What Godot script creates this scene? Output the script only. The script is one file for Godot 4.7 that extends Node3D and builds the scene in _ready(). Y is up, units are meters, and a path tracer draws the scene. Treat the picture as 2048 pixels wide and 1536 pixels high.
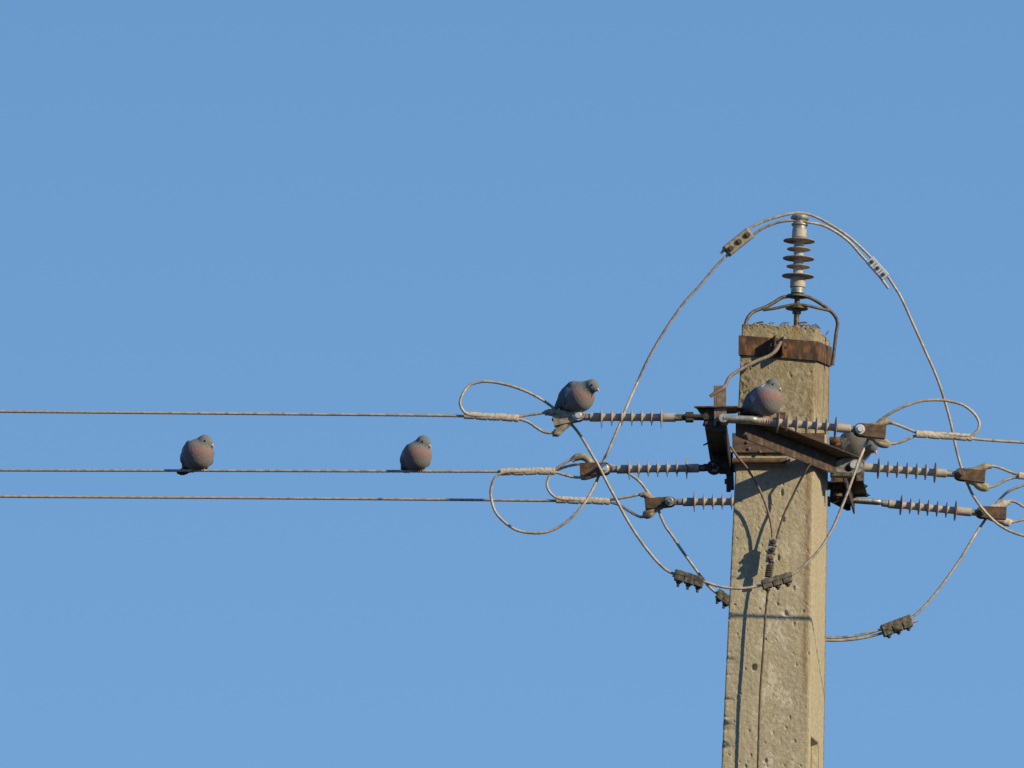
extends Node3D
# A concrete power-line pole with six dead-ended conductors, and five wood pigeons, seen from the ground through a long lens.
# Distances were measured on the photograph (about 2 mm of the place to each of its pixels); at() turns a measured
# position plus a distance towards the viewer into a point of the place.

const S := 0.002
const ELEV := deg_to_rad(10.5)
const EYE := Vector3(-1.072, 1.6, 39.33)

var used := {}
var M := {}
var rng := RandomNumberGenerator.new()
var n1 := FastNoiseLite.new()
var n2 := FastNoiseLite.new()
var n3 := FastNoiseLite.new()

# ------------------------------------------------------------------ mesh collector
class MB:
	var v := PackedVector3Array()
	var n := PackedVector3Array()
	var c := PackedColorArray()
	var ix := PackedInt32Array()
	var col := Color(1, 1, 1)
	func vert(p: Vector3, nn: Vector3, cc: Color) -> int:
		v.append(p); n.append(nn); c.append(cc)
		return v.size() - 1
	func tri_i(a: int, b: int, d: int) -> void:
		var g := (v[b] - v[a]).cross(v[d] - v[a])
		if g.dot(n[a] + n[b] + n[d]) > 0.0:
			ix.append(a); ix.append(d); ix.append(b)
		else:
			ix.append(a); ix.append(b); ix.append(d)
	func poly(pts: Array, nn: Vector3) -> void:
		var b := v.size()
		for p in pts:
			vert(p, nn, col)
		for i in range(1, pts.size() - 1):
			tri_i(b, b + i, b + i + 1)
	# rings of equally many points; smooth; normals from neighbours
	func grid(rings: Array, closed := true, cap0 := true, cap1 := true, cols: Array = [], hint := Vector3.ZERO) -> void:
		var m: int = rings[0].size()
		var k := rings.size()
		var b := v.size()
		for i in k:
			var r: PackedVector3Array = rings[i]
			var ra: PackedVector3Array = rings[max(i - 1, 0)]
			var rb: PackedVector3Array = rings[min(i + 1, k - 1)]
			var mid := Vector3.ZERO
			if closed:
				for p in r:
					mid += p
				mid /= m
			for j in m:
				var jl := (j + m - 1) % m if closed else max(j - 1, 0)
				var jr := (j + 1) % m if closed else min(j + 1, m - 1)
				var nn := (rb[j] - ra[j]).cross(r[jr] - r[jl]).normalized()
				if hint != Vector3.ZERO:
					if nn.dot(hint) < 0.0:
						nn = -nn
				elif closed and nn.dot(r[j] - mid) < 0.0:
					nn = -nn
				vert(r[j], nn, cols[i][j] if cols.size() > 0 else col)
		var mm := m if closed else m - 1
		for i in k - 1:
			for j in mm:
				var a := b + i * m + j
				var d := b + i * m + (j + 1) % m
				tri_i(a, d, d + m)
				tri_i(a, d + m, a + m)
		if closed and cap0:
			cap(rings[0], (rings[0][0] - rings[1][0]))
		if closed and cap1:
			cap(rings[k - 1], (rings[k - 1][0] - rings[k - 2][0]))
	func cap(r: PackedVector3Array, towards: Vector3) -> void:
		var nn := (r[1] - r[0]).cross(r[2] - r[0])
		var q := int(r.size() / 3.0)
		nn = (r[q] - r[0]).cross(r[2 * q] - r[0]).normalized()
		if nn.dot(towards) < 0.0:
			nn = -nn
		var mid := Vector3.ZERO
		for p in r:
			mid += p
		var b := v.size()
		vert(mid / r.size(), nn, col)
		for p in r:
			vert(p, nn, col)
		for j in r.size():
			tri_i(b, b + 1 + j, b + 1 + (j + 1) % r.size())
	# turned shape about the local X axis; prof = [x, radius] pairs, hard between segments
	func lathe(t: Transform3D, prof: Array, seg := 20) -> void:
		for i in prof.size() - 1:
			var p: Vector2 = prof[i]
			var q: Vector2 = prof[i + 1]
			var dx := q.x - p.x
			var dr := q.y - p.y
			if absf(dx) < 1e-6 and absf(dr) < 1e-6:
				continue
			var b := v.size()
			for j in seg + 1:
				var a := TAU * j / seg
				var d := Vector3(0, cos(a), sin(a))
				var nn := (t.basis * (d * dx + Vector3(-dr, 0, 0))).normalized()
				if dx < 0.0:
					nn = -nn
				vert(t * (d * p.y + Vector3(p.x, 0, 0)), nn, col)
				vert(t * (d * q.y + Vector3(q.x, 0, 0)), nn, col)
			for j in seg:
				if p.y > 1e-6:
					tri_i(b + 2 * j, b + 2 * j + 1, b + 2 * j + 2)
				if q.y > 1e-6:
					tri_i(b + 2 * j + 1, b + 2 * j + 3, b + 2 * j + 2)
	# chamfered box in a local frame
	func box(t: Transform3D, c0: Vector3, h: Vector3, bev := 1.0) -> void:
		bev = min(bev, min(h.x, min(h.y, h.z)) * 0.45)
		var sg := [-1.0, 1.0]
		for ax in 3:
			var b1 := (ax + 1) % 3
			var b2 := (ax + 2) % 3
			for s in sg:
				var nn := Vector3.ZERO
				nn[ax] = s
				var pts := []
				for k in [[-1, -1], [1, -1], [1, 1], [-1, 1]]:
					var p := Vector3.ZERO
					p[ax] = s * h[ax]
					p[b1] = k[0] * (h[b1] - bev)
					p[b2] = k[1] * (h[b2] - bev)
					pts.append(t * (c0 + p))
				poly(pts, (t.basis * nn).normalized())
				for s2 in sg:
					var e := Vector3.ZERO
					e[ax] = s
					e[b1] = s2
					var q := []
					for k in [[0, -1], [0, 1], [1, 1], [1, -1]]:
						var p := Vector3.ZERO
						p[ax] = s * (h[ax] - (bev if k[0] == 1 else 0.0))
						p[b1] = s2 * (h[b1] - (0.0 if k[0] == 1 else bev))
						p[b2] = k[1] * (h[b2] - bev)
						q.append(t * (c0 + p))
					poly(q, (t.basis * e).normalized())
		for sx in sg:
			for sy in sg:
				for sz in sg:
					var o := Vector3(sx * h.x, sy * h.y, sz * h.z)
					poly([t * (c0 + o - Vector3(0, sy * bev, sz * bev)), t * (c0 + o - Vector3(sx * bev, 0, sz * bev)), t * (c0 + o - Vector3(sx * bev, sy * bev, 0))], (t.basis * Vector3(sx, sy, sz)).normalized())
	# outline in local X,Y pushed out along local Z, small chamfer on both faces
	func prism(t: Transform3D, pl: Array, z0: float, z1: float, bev := 0.6) -> void:
		var pv := PackedVector2Array(pl)
		if Geometry2D.is_polygon_clockwise(pv):
			pv.reverse()
		var inner := PackedVector2Array()
		var m := pv.size()
		for i in m:
			var d0 := (pv[i] - pv[(i + m - 1) % m]).normalized()
			var d1 := (pv[(i + 1) % m] - pv[i]).normalized()
			var nn := (Vector2(-d0.y, d0.x) + Vector2(-d1.y, d1.x)).normalized()
			inner.append(pv[i] + nn * bev)
		var tr := Geometry2D.triangulate_polygon(inner)
		for s in [0, 1]:
			var z := z1 if s == 1 else z0
			var zi := z1 - bev if s == 1 else z0 + bev
			var nn := (t.basis * Vector3(0, 0, 1 if s == 1 else -1)).normalized()
			for k in range(0, tr.size(), 3):
				poly([t * Vector3(inner[tr[k]].x, inner[tr[k]].y, z), t * Vector3(inner[tr[k + 1]].x, inner[tr[k + 1]].y, z), t * Vector3(inner[tr[k + 2]].x, inner[tr[k + 2]].y, z)], nn)
			for i in m:
				var j := (i + 1) % m
				var d := (pv[j] - pv[i]).normalized()
				var e := (t.basis * Vector3(d.y, -d.x, 0)).normalized()
				poly([t * Vector3(inner[i].x, inner[i].y, z), t * Vector3(inner[j].x, inner[j].y, z), t * Vector3(pv[j].x, pv[j].y, zi), t * Vector3(pv[i].x, pv[i].y, zi)], (e + nn).normalized())
		for i in m:
			var j := (i + 1) % m
			var d := (pv[j] - pv[i]).normalized()
			var e := (t.basis * Vector3(d.y, -d.x, 0)).normalized()
			poly([t * Vector3(pv[i].x, pv[i].y, z0 + bev), t * Vector3(pv[j].x, pv[j].y, z0 + bev), t * Vector3(pv[j].x, pv[j].y, z1 - bev), t * Vector3(pv[i].x, pv[i].y, z1 - bev)], e)
	# sweep along points; shape(k, angle) handled by radii list and lobes
	func sweep(pts: PackedVector3Array, rad, seg := 10, flat := 1.0, lay := 0.0) -> void:
		var rings := []
		var k := pts.size()
		var tan := (pts[1] - pts[0]).normalized()
		var up := Vector3.UP if absf(tan.y) < 0.9 else Vector3.BACK
		var side := tan.cross(up).normalized()
		var run := 0.0
		for i in k:
			var tn := (pts[min(i + 1, k - 1)] - pts[max(i - 1, 0)]).normalized()
			side = (side - tn * side.dot(tn)).normalized()
			var oth := side.cross(tn)
			var r: float = rad[i] if rad is PackedFloat32Array or rad is Array else rad
			if i > 0:
				run += pts[i].distance_to(pts[i - 1])
			var ring := PackedVector3Array()
			for j in seg:
				var a := TAU * j / seg
				var rr := r
				if lay > 0.0:
					rr = r * (0.84 + 0.20 * absf(cos(a * 3.0)))
					a += TAU * run / lay
				ring.append(pts[i] + side * (cos(a) * rr) + oth * (sin(a) * rr * flat))
			rings.append(ring)
		grid(rings, true, true, true)
	func mesh(mat: Material) -> ArrayMesh:
		var a := []
		a.resize(Mesh.ARRAY_MAX)
		a[Mesh.ARRAY_VERTEX] = v
		a[Mesh.ARRAY_NORMAL] = n
		a[Mesh.ARRAY_COLOR] = c
		a[Mesh.ARRAY_INDEX] = ix
		var m := ArrayMesh.new()
		m.add_surface_from_arrays(Mesh.PRIMITIVE_TRIANGLES, a)
		m.surface_set_material(0, mat)
		return m

# ------------------------------------------------------------------ scene helpers
func at(u: float, v: float, z: float) -> Vector3:
	var d := Vector3(0, sin(ELEV), -cos(ELEV)) + Vector3.RIGHT * ((u - 1024.0) * S / 40.0) + Vector3(0, cos(ELEV), sin(ELEV)) * ((768.0 - v) * S / 40.0)
	return EYE + d * ((z - EYE.z) / d.z)

func frame(o: Vector3, x: Vector3, up := Vector3.UP) -> Transform3D:
	var X := x.normalized()
	var Z := X.cross(up).normalized()
	var Y := Z.cross(X)
	return Transform3D(Basis(X * S, Y * S, Z * S), o)

func numbered(called: String) -> String:
	if not used.has(called):
		used[called] = 0
		return called
	used[called] += 1
	return "%s_%03d" % [called, used[called]]

func part(called: String, mb: MB, mat: Material, parent: Node) -> MeshInstance3D:
	var o := MeshInstance3D.new()
	o.name = called if parent != self else numbered(called)
	var base := Vector3.ZERO
	if parent is Node3D and parent != self:
		var g: Node3D = parent
		var tr := Transform3D.IDENTITY
		while g != self:
			tr = g.transform * tr
			g = g.get_parent()
		var inv := tr.affine_inverse()
		if not inv.is_equal_approx(Transform3D.IDENTITY):
			for i in mb.v.size():
				mb.v[i] = inv * mb.v[i]
				mb.n[i] = (inv.basis * mb.n[i]).normalized()
	o.mesh = mb.mesh(mat)
	o.cast_shadow = GeometryInstance3D.SHADOW_CASTING_SETTING_ON
	parent.add_child(o, true)
	return o

func tag(o: Node, label: String, category: String, group := "") -> void:
	o.set_meta("label", label)
	o.set_meta("category", category)
	if group != "":
		o.set_meta("group", group)

func thing(called: String, where: Vector3, label: String, category: String, group := "") -> Node3D:
	var o := Node3D.new()
	o.name = numbered(called)
	add_child(o)
	o.position = where
	tag(o, label, category, group)
	return o

func spline(ctrl: Array, step: float, coarse := 0.0, cx0 := -1e9, cx1 := 1e9) -> PackedVector3Array:
	# Catmull-Rom through points, resampled at even steps; outside cx0..cx1 the steps grow to coarse
	var dense := PackedVector3Array()
	var k := ctrl.size()
	for i in k - 1:
		var p1: Vector3 = ctrl[i]
		var p2: Vector3 = ctrl[i + 1]
		var p0: Vector3 = ctrl[i - 1] if i > 0 else p1 * 2.0 - p2
		var p3: Vector3 = ctrl[i + 2] if i + 2 < k else p2 * 2.0 - p1
		# centripetal knots
		var t1 := pow(maxf(p0.distance_to(p1), 1e-5), 0.5)
		var t2 := t1 + pow(maxf(p1.distance_to(p2), 1e-5), 0.5)
		var t3 := t2 + pow(maxf(p2.distance_to(p3), 1e-5), 0.5)
		var q := int(clampf(p1.distance_to(p2) / (step * 0.5), 4.0, 400.0))
		for j in q:
			var t := t1 + (t2 - t1) * j / q
			var a1 := p0 * ((t1 - t) / t1) + p1 * (t / t1)
			var a2 := p1 * ((t2 - t) / (t2 - t1)) + p2 * ((t - t1) / (t2 - t1))
			var a3 := p2 * ((t3 - t) / (t3 - t2)) + p3 * ((t - t2) / (t3 - t2))
			var b1 := a1 * ((t2 - t) / t2) + a2 * (t / t2)
			var b2 := a2 * ((t3 - t) / (t3 - t1)) + a3 * ((t - t1) / (t3 - t1))
			dense.append(b1 * ((t2 - t) / (t2 - t1)) + b2 * ((t - t1) / (t2 - t1)))
	dense.append(ctrl[k - 1])
	var out := PackedVector3Array([dense[0]])
	var acc := 0.0
	for i in range(1, dense.size()):
		acc += dense[i].distance_to(dense[i - 1])
		var st := step
		if coarse > 0.0 and (dense[i].x < cx0 or dense[i].x > cx1):
			st = coarse
		if acc >= st:
			out.append(dense[i])
			acc = 0.0
	if out[out.size() - 1].distance_to(dense[dense.size() - 1]) > step * 0.2:
		out.append(dense[dense.size() - 1])
	return out

# ------------------------------------------------------------------ materials
func srgb(r: float, g: float, b: float) -> Color:
	return Color(r, g, b).linear_to_srgb()

func noise_tex(freq: float, stops: Array, seed_: int, size := 256, normal := false, bump := 4.0) -> NoiseTexture2D:
	var t := NoiseTexture2D.new()
	t.width = size
	t.height = size
	t.seamless = true
	var f := FastNoiseLite.new()
	f.noise_type = FastNoiseLite.TYPE_SIMPLEX_SMOOTH
	f.seed = seed_
	f.frequency = freq
	f.fractal_octaves = 5
	t.noise = f
	if normal:
		t.as_normal_map = true
		t.bump_strength = bump
	else:
		var g := Gradient.new()
		var off := PackedFloat32Array()
		var cs := PackedColorArray()
		for s in stops:
			off.append(s[0])
			cs.append(s[1])
		g.offsets = off
		g.colors = cs
		t.color_ramp = g
	return t

func mat(called: String, stops: Array, rough: float, metal: float, scale := 8.0, freq := 0.02, bump := 3.0, seed_ := 1) -> StandardMaterial3D:
	var m := StandardMaterial3D.new()
	m.resource_name = called
	m.albedo_texture = noise_tex(freq, stops, seed_)
	m.normal_enabled = true
	m.normal_texture = noise_tex(freq * 3.0, [], seed_ + 7, 256, true, bump)
	m.normal_scale = 0.4
	m.roughness = rough
	m.metallic = metal
	m.uv1_triplanar = true
	m.uv1_world_triplanar = true
	m.uv1_scale = Vector3.ONE * scale
	M[called] = m
	return m

func make_materials() -> void:
	mat("wire", [[0.25, srgb(0.32, 0.27, 0.205)], [0.5, srgb(0.475, 0.405, 0.32)], [0.75, srgb(0.56, 0.485, 0.39)]], 0.55, 0.1, 9.0, 0.013, 2.0, 11)
	mat("sleeve", [[0.25, srgb(0.44, 0.37, 0.28)], [0.5, srgb(0.60, 0.52, 0.41)], [0.8, srgb(0.68, 0.60, 0.49)]], 0.7, 0.1, 10.0, 0.02, 3.0, 12)
	mat("rubber", [[0.2, srgb(0.36, 0.32, 0.265)], [0.5, srgb(0.45, 0.405, 0.345)], [0.85, srgb(0.52, 0.465, 0.40)]], 0.62, 0.0, 6.0, 0.015, 1.5, 13)
	mat("rubber_shed", [[0.2, srgb(0.27, 0.23, 0.205)], [0.5, srgb(0.35, 0.30, 0.27)], [0.85, srgb(0.42, 0.36, 0.325)]], 0.6, 0.0, 6.0, 0.015, 1.0, 14)
	mat("galvanised", [[0.2, srgb(0.26, 0.26, 0.24)], [0.5, srgb(0.40, 0.40, 0.37)], [0.8, srgb(0.52, 0.51, 0.47)]], 0.5, 0.55, 12.0, 0.013, 2.0, 15)
	mat("bright_steel", [[0.2, srgb(0.66, 0.66, 0.65)], [0.8, srgb(0.78, 0.78, 0.77)]], 0.38, 0.45, 12.0, 0.013, 0.4, 16)
	mat("dull_steel", [[0.2, srgb(0.075, 0.066, 0.05)], [0.5, srgb(0.13, 0.117, 0.09)], [0.8, srgb(0.21, 0.19, 0.145)]], 0.62, 0.3, 12.0, 0.013, 3.0, 17)
	mat("dirty_zinc", [[0.2, srgb(0.23, 0.19, 0.13)], [0.5, srgb(0.35, 0.30, 0.215)], [0.8, srgb(0.43, 0.38, 0.28)]], 0.66, 0.2, 12.0, 0.013, 3.0, 18)
	mat("rust", [[0.15, srgb(0.045, 0.028, 0.018)], [0.42, srgb(0.105, 0.058, 0.032)], [0.6, srgb(0.17, 0.085, 0.038)], [0.8, srgb(0.30, 0.145, 0.045)]], 0.82, 0.05, 7.0, 0.013, 4.0, 19)
	mat("band_rust", [[0.2, srgb(0.040, 0.026, 0.018)], [0.45, srgb(0.075, 0.043, 0.026)], [0.64, srgb(0.115, 0.058, 0.028)], [0.84, srgb(0.22, 0.10, 0.032)]], 0.85, 0.0, 9.0, 0.016, 3.0, 27).uv1_scale = Vector3(7.0, 2.6, 7.0)
	mat("rust_brown", [[0.2, srgb(0.065, 0.043, 0.030)], [0.5, srgb(0.112, 0.070, 0.047)], [0.8, srgb(0.165, 0.098, 0.058)]], 0.75, 0.1, 9.0, 0.013, 3.0, 20)
	mat("crossarm_steel", [[0.2, srgb(0.035, 0.027, 0.021)], [0.5, srgb(0.072, 0.053, 0.041)], [0.72, srgb(0.115, 0.08, 0.058)], [0.9, srgb(0.20, 0.10, 0.05)]], 0.72, 0.15, 7.0, 0.013, 3.0, 21)
	mat("rod_steel", [[0.2, srgb(0.06, 0.05, 0.043)], [0.5, srgb(0.11, 0.09, 0.065)], [0.8, srgb(0.17, 0.135, 0.105)]], 0.6, 0.25, 12.0, 0.013, 2.0, 22)
	mat("brace_steel", [[0.2, srgb(0.17, 0.125, 0.10)], [0.5, srgb(0.24, 0.18, 0.145)], [0.8, srgb(0.30, 0.225, 0.18)]], 0.68, 0.2, 10.0, 0.013, 3.0, 23)
	mat("dark_steel", [[0.2, srgb(0.03, 0.026, 0.02)], [0.5, srgb(0.055, 0.047, 0.036)], [0.8, srgb(0.09, 0.075, 0.055)]], 0.65, 0.2, 10.0, 0.013, 3.0, 24)
	mat("twig", [[0.2, srgb(0.04, 0.03, 0.022)], [0.8, srgb(0.10, 0.075, 0.05)]], 0.9, 0.0, 12.0, 0.013, 3.0, 25)
	mat("soil", [[0.2, srgb(0.016, 0.013, 0.009)], [0.5, srgb(0.026, 0.021, 0.015)], [0.8, srgb(0.040, 0.033, 0.023)]], 0.95, 0.0, 0.15, 0.02, 4.0, 26)
	var con := StandardMaterial3D.new()
	con.vertex_color_use_as_albedo = true
	con.roughness = 0.93
	con.normal_enabled = true
	con.normal_texture = noise_tex(0.05, [], 31, 512, true, 6.0)
	con.normal_scale = 0.7
	con.uv1_triplanar = true
	con.uv1_world_triplanar = true
	con.uv1_scale = Vector3.ONE * 6.0
	M["concrete"] = con
	var fe := StandardMaterial3D.new()
	fe.vertex_color_use_as_albedo = true
	fe.roughness = 0.85
	fe.rim_enabled = true
	fe.rim = 0.15
	fe.normal_enabled = true
	fe.normal_texture = noise_tex(0.04, [], 33, 256, true, 5.0)
	fe.normal_scale = 0.9
	fe.uv1_triplanar = true
	fe.uv1_scale = Vector3.ONE * 14.0
	M["feather"] = fe
	M["eye"] = plain(Color(0.012, 0.01, 0.01), 0.15)
	M["beak"] = plain(Color(0.62, 0.32, 0.24), 0.5)
	M["cere"] = plain(Color(0.72, 0.66, 0.60), 0.6)
	M["foot"] = plain(Color(0.46, 0.22, 0.16), 0.6)

func plain(lin: Color, rough: float) -> StandardMaterial3D:
	var m := StandardMaterial3D.new()
	m.albedo_color = lin.linear_to_srgb()
	m.roughness = rough
	return m

# ------------------------------------------------------------------ the line's bearing: it bends at the pole, both halves run slightly away
func zline(u: float, z0: float) -> float:
	if u < 1420.0:
		return z0 - (1420.0 - u) * S * 0.05
	if u > 1480.0:
		return z0 - (u - 1480.0) * S * 0.09
	return z0

func on(u: float, v: float, z0: float, dz := 0.0) -> Vector3:
	return at(u, v, zline(u, z0) + dz)

const ZN := 0.91
const ZM := -0.12
const ZL := 0.08
const ZF := -0.78

# ------------------------------------------------------------------ _ready
func _ready() -> void:
	rng.seed = 20240
	var cam := Camera3D.new()
	cam.name = "camera"
	cam.fov = rad_to_deg(2.0 * atan(1.536 / 40.0))
	cam.near = 0.5
	cam.far = 3000.0
	add_child(cam)
	cam.position = EYE
	cam.rotation = Vector3(ELEV, 0, 0)
	cam.current = true

	var env := Environment.new()
	var skym := ProceduralSkyMaterial.new()
	skym.sky_top_color = srgb(0.008, 0.085, 0.31)
	skym.sky_horizon_color = srgb(0.233, 0.468, 0.788)
	skym.sky_curve = 0.3
	skym.ground_horizon_color = srgb(0.14, 0.15, 0.12)
	skym.ground_bottom_color = srgb(0.06, 0.07, 0.04)
	skym.sun_angle_max = 0.6
	skym.energy_multiplier = 1.0
	var sky := Sky.new()
	sky.sky_material = skym
	env.background_mode = Environment.BG_SKY
	env.sky = sky
	env.ambient_light_source = Environment.AMBIENT_SOURCE_SKY
	env.tonemap_mode = Environment.TONE_MAPPER_LINEAR
	env.tonemap_exposure = 1.0
	env.sdfgi_enabled = true
	env.ssao_enabled = true
	env.ssil_enabled = true
	var we := WorldEnvironment.new()
	we.name = "world_environment"
	we.environment = env
	add_child(we)

	var sun := DirectionalLight3D.new()
	sun.name = "sun"
	sun.light_energy = 1.5
	sun.light_color = Color(1.0, 0.925, 0.765)
	sun.light_angular_distance = 0.5
	sun.shadow_enabled = true
	add_child(sun)
	var az := deg_to_rad(58.0)
	var el := deg_to_rad(26.0)
	var to_sun := Vector3(sin(az) * cos(el), sin(el), cos(az) * cos(el))
	sun.look_at_from_position(to_sun * 30.0, Vector3.ZERO)

	n1.seed = 5; n1.frequency = 1.0; n1.fractal_octaves = 4
	n2.seed = 6; n2.frequency = 1.0; n2.fractal_octaves = 3
	n3.seed = 7; n3.frequency = 1.0; n3.fractal_octaves = 2
	make_materials()
	build_ground()
	build_pole()
	build_top_bracket()
	build_crossarm()
	build_insulators()
	build_wedges()
	build_conductors()
	build_sleeves()
	build_groove_clamps()
	build_earth_wires()
	build_pigeons()
	build_twigs()

func build_ground() -> void:
	var mb := MB.new()
	var rings := []
	for i in 61:
		var r := PackedVector3Array()
		for j in 61:
			var x := (i - 30) / 30.0
			var z := (j - 30) / 30.0
			var px := signf(x) * pow(absf(x), 2.0) * 900.0
			var pz := signf(z) * pow(absf(z), 2.0) * 900.0
			r.append(Vector3(px, n1.get_noise_2d(px * 0.02, pz * 0.02) * 0.12 - 0.05, pz))
		rings.append(r)
	mb.grid(rings, false, false, false, [], Vector3.UP)
	var o := part("ground", mb, M.soil, self)
	o.set_meta("kind", "structure")
	o.set_meta("label", "dark ploughed field around the foot of the pole")

# ------------------------------------------------------------------ pole
# corners of the shaft, front-left, front-right, back-right, back-left, at the top and at the foot of the picture
func pole_corner(k: int, v: float) -> Vector3:
	var t := (v - 655.0) / 881.0
	var u0: float = [1484.0, 1633.0, 1659.0, 1500.0][k]
	var u1: float = [1443.0, 1618.0, 1647.0, 1462.0][k]
	var z0: float = [0.170, 0.145, -0.15, -0.13][k]
	var z1: float = [0.185, 0.160, -0.17, -0.15][k]
	return at(lerpf(u0, u1, t), v, lerpf(z0, z1, t))

func face_z(u: float, v: float) -> float:
	var a := pole_corner(0, v)
	var b := pole_corner(1, v)
	var p := at(u, v, 0.17)
	return lerpf(a.z, b.z, (p.x - a.x) / (b.x - a.x))

func build_pole() -> void:
	var top_y := 0.0
	var A := []
	var B := []
	for k in 4:
		var a := pole_corner(k, 655.0)
		var b := pole_corner(k, 1536.0)
		A.append(a)
		B.append(b)
	top_y = at(1560, 652, 0.1).y
	var low_y := at(1540, 1560, 0.1).y
	# perimeter: fractions along each side, rounded corners through a blend
	var per := []   # [side, t]
	var cnt := [96, 64, 14, 44]
	for s in 4:
		for i in cnt[s]:
			per.append([s, float(i) / cnt[s]])
	var m := per.size()
	var rows := []
	var y := top_y
	while y > low_y:
		rows.append(y)
		y -= 0.0042
	while y > 0.0:
		rows.append(y)
		y -= 0.25
	rows.append(-0.4)
	# pits, bigger and denser on the weathered top
	var pits := []
	for i in 190:
		var hh := rng.randf()
		var t := rng.randf_range(0.02, 0.98)
		var side := 0 if rng.randf() < 0.8 else 1
		var r := rng.randf_range(0.0028, 0.0055) if rng.randf() < 0.92 else rng.randf_range(0.006, 0.009)
		pits.append([side, t, lerpf(top_y, low_y, pow(hh, 1.15)), r, rng.randf_range(0.5, 0.95) * r, rng.randf_range(0.8, 1.9)])
	pits.append([0, 0.33, at(1503, 1335, 0.17).y, 0.011, 0.016, 1.3])
	pits.append([0, 0.68, at(1565, 1226, 0.17).y, 0.012, 0.008, 1.2])
	pits.append([0, 0.60, at(1556, 985, 0.17).y, 0.007, 0.009, 2.4])
	pits.append([0, 0.58, at(1568, 1115, 0.17).y, 0.006, 0.008, 2.6])
	pits.append([0, 0.62, at(1570, 1037, 0.17).y, 0.010, 0.008, 1.3])
	var bins := {}
	for p in pits:
		var b := int(floor(p[2] / 0.03))
		for d in [-1, 0, 1]:
			if not bins.has(b + d):
				bins[b + d] = []
			bins[b + d].append(p)
	var rings := []
	var cols := []
	var side_len := []
	for s in 4:
		side_len.append(A[s].distance_to(A[(s + 1) % 4]) + 0.03)
	var y_slot := at(1630, 1482, 0.0).y
	for yi in rows.size():
		var yy: float = rows[yi]
		var f: float = (A[0].y - yy) / (A[0].y - B[0].y)
		var cor := []
		for k in 4:
			var cp: Vector3 = A[k].lerp(B[k], f)
			cor.append(Vector3(cp.x, yy, cp.z))
		var depth := top_y - yy
		var near: Array = bins.get(int(floor(yy / 0.03)), [])
		var ring := PackedVector3Array()
		var cr := PackedColorArray()
		for j in m:
			var s: int = per[j][0]
			var t: float = per[j][1]
			var p: Vector3 = cor[s].lerp(cor[(s + 1) % 4], t)
			var d: Vector3 = (cor[(s + 1) % 4] - cor[s]).normalized()
			var nn := Vector3(-d.z, 0, d.x)
			nn = nn if nn.dot(p - (cor[0] + cor[2]) * 0.5) > 0.0 else -nn
			var L: float = side_len[s]
			var dist0 := t * L
			var dist1 := (1.0 - t) * L
			# rounded arrises
			var rc0: float = [0.006, 0.012, 0.02, 0.02][s]
			var rc1: float = [0.012, 0.02, 0.02, 0.006][s]
			var off := 0.0
			if dist0 < rc0:
				off -= pow(1.0 - dist0 / rc0, 2.0) * rc0 * 0.45
			if dist1 < rc1:
				off -= pow(1.0 - dist1 / rc1, 2.0) * rc1 * 0.45
			# fine relief
			var q := p * 40.0
			var g1 := n1.get_noise_3dv(q)
			var g2 := n2.get_noise_3dv(p * 140.0)
			var rough_top := clampf(1.0 - depth / 0.05, 0.0, 1.0)
			off += g1 * 0.0016 + g2 * (0.0009 + 0.005 * rough_top)
			# chipped left arris
			var edge := dist0 if s == 0 else (dist1 if s == 3 else 1.0)
			if edge < 0.05:
				var chip := n3.get_noise_2d(yy * 14.0, 3.0) + 0.5 * n3.get_noise_2d(yy * 45.0, 9.0)
				var am := clampf((chip - 0.02) * 1.6, 0.0, 1.0) * (0.35 + 0.9 * clampf((f - 0.55) * 3.0, 0.0, 1.0))
				off -= am * 0.016 * pow(1.0 - edge / 0.05, 1.5)
			var pitd := 0.0
			for pt in near:
				if pt[0] != s:
					continue
				var dx: float = (t - pt[1]) * L
				var dy: float = (yy - pt[2]) / pt[5]
				var rr := sqrt(dx * dx + dy * dy) * (1.0 + 0.3 * g2)
				if rr < pt[3]:
					pitd = max(pitd, pt[4] * clampf((1.0 - rr / pt[3]) * 2.2, 0.0, 1.0))
			off -= pitd
			# slot cast in the right side
			var slot := 0.0
			if s == 1 and yy < y_slot:
				slot = smoothstep(0.03, 0.05, dist0 + g1 * 0.01) * (1.0 - smoothstep(0.20, 0.22, dist0))
				slot *= smoothstep(0.0, 0.012, y_slot - yy)
				off -= slot * 0.030
				off += slot * g2 * 0.004
			p += nn * off
			# crumbled top and its sloping right shoulder
			if depth < 0.06:
				var drop := 0.0
				if s == 0:
					drop = smoothstep(0.88, 1.0, t) * 0.006
				elif s == 1:
					drop = 0.006 + 0.006 * t
				elif s == 2:
					drop = 0.012 * (1.0 - t)
				drop += 0.007 + n1.get_noise_2d(p.x * 60.0, p.z * 60.0) * 0.010 + n2.get_noise_2d(p.x * 160.0, p.z * 160.0) * 0.005
				p.y -= drop * (1.0 - depth / 0.06)
			ring.append(p)
			# ---- colour of the concrete (linear)
			var big := n1.get_noise_3d(p.x * 7.0, p.y * 3.0, p.z * 7.0)
			var mid := n2.get_noise_3d(p.x * 30.0, p.y * 18.0, p.z * 30.0)
			var fine := n3.get_noise_3dv(p * 220.0)
			var c := Vector3(0.415, 0.365, 0.262) * (1.0 + 0.13 * big + 0.10 * mid + 0.10 * fine)
			c = c.lerp(Vector3(0.35, 0.305, 0.20), clampf(0.5 + big * 1.2, 0.0, 1.0) * 0.4)
			# weathered skin of the upper pole: brown film broken up by bare patches
			var film := smoothstep(-0.25, 0.25, n2.get_noise_3d(p.x * 45.0, p.y * 30.0, p.z * 45.0) + 0.5 * fine + 0.35 - 1.3 * smoothstep(0.12, 0.40, f))
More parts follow.
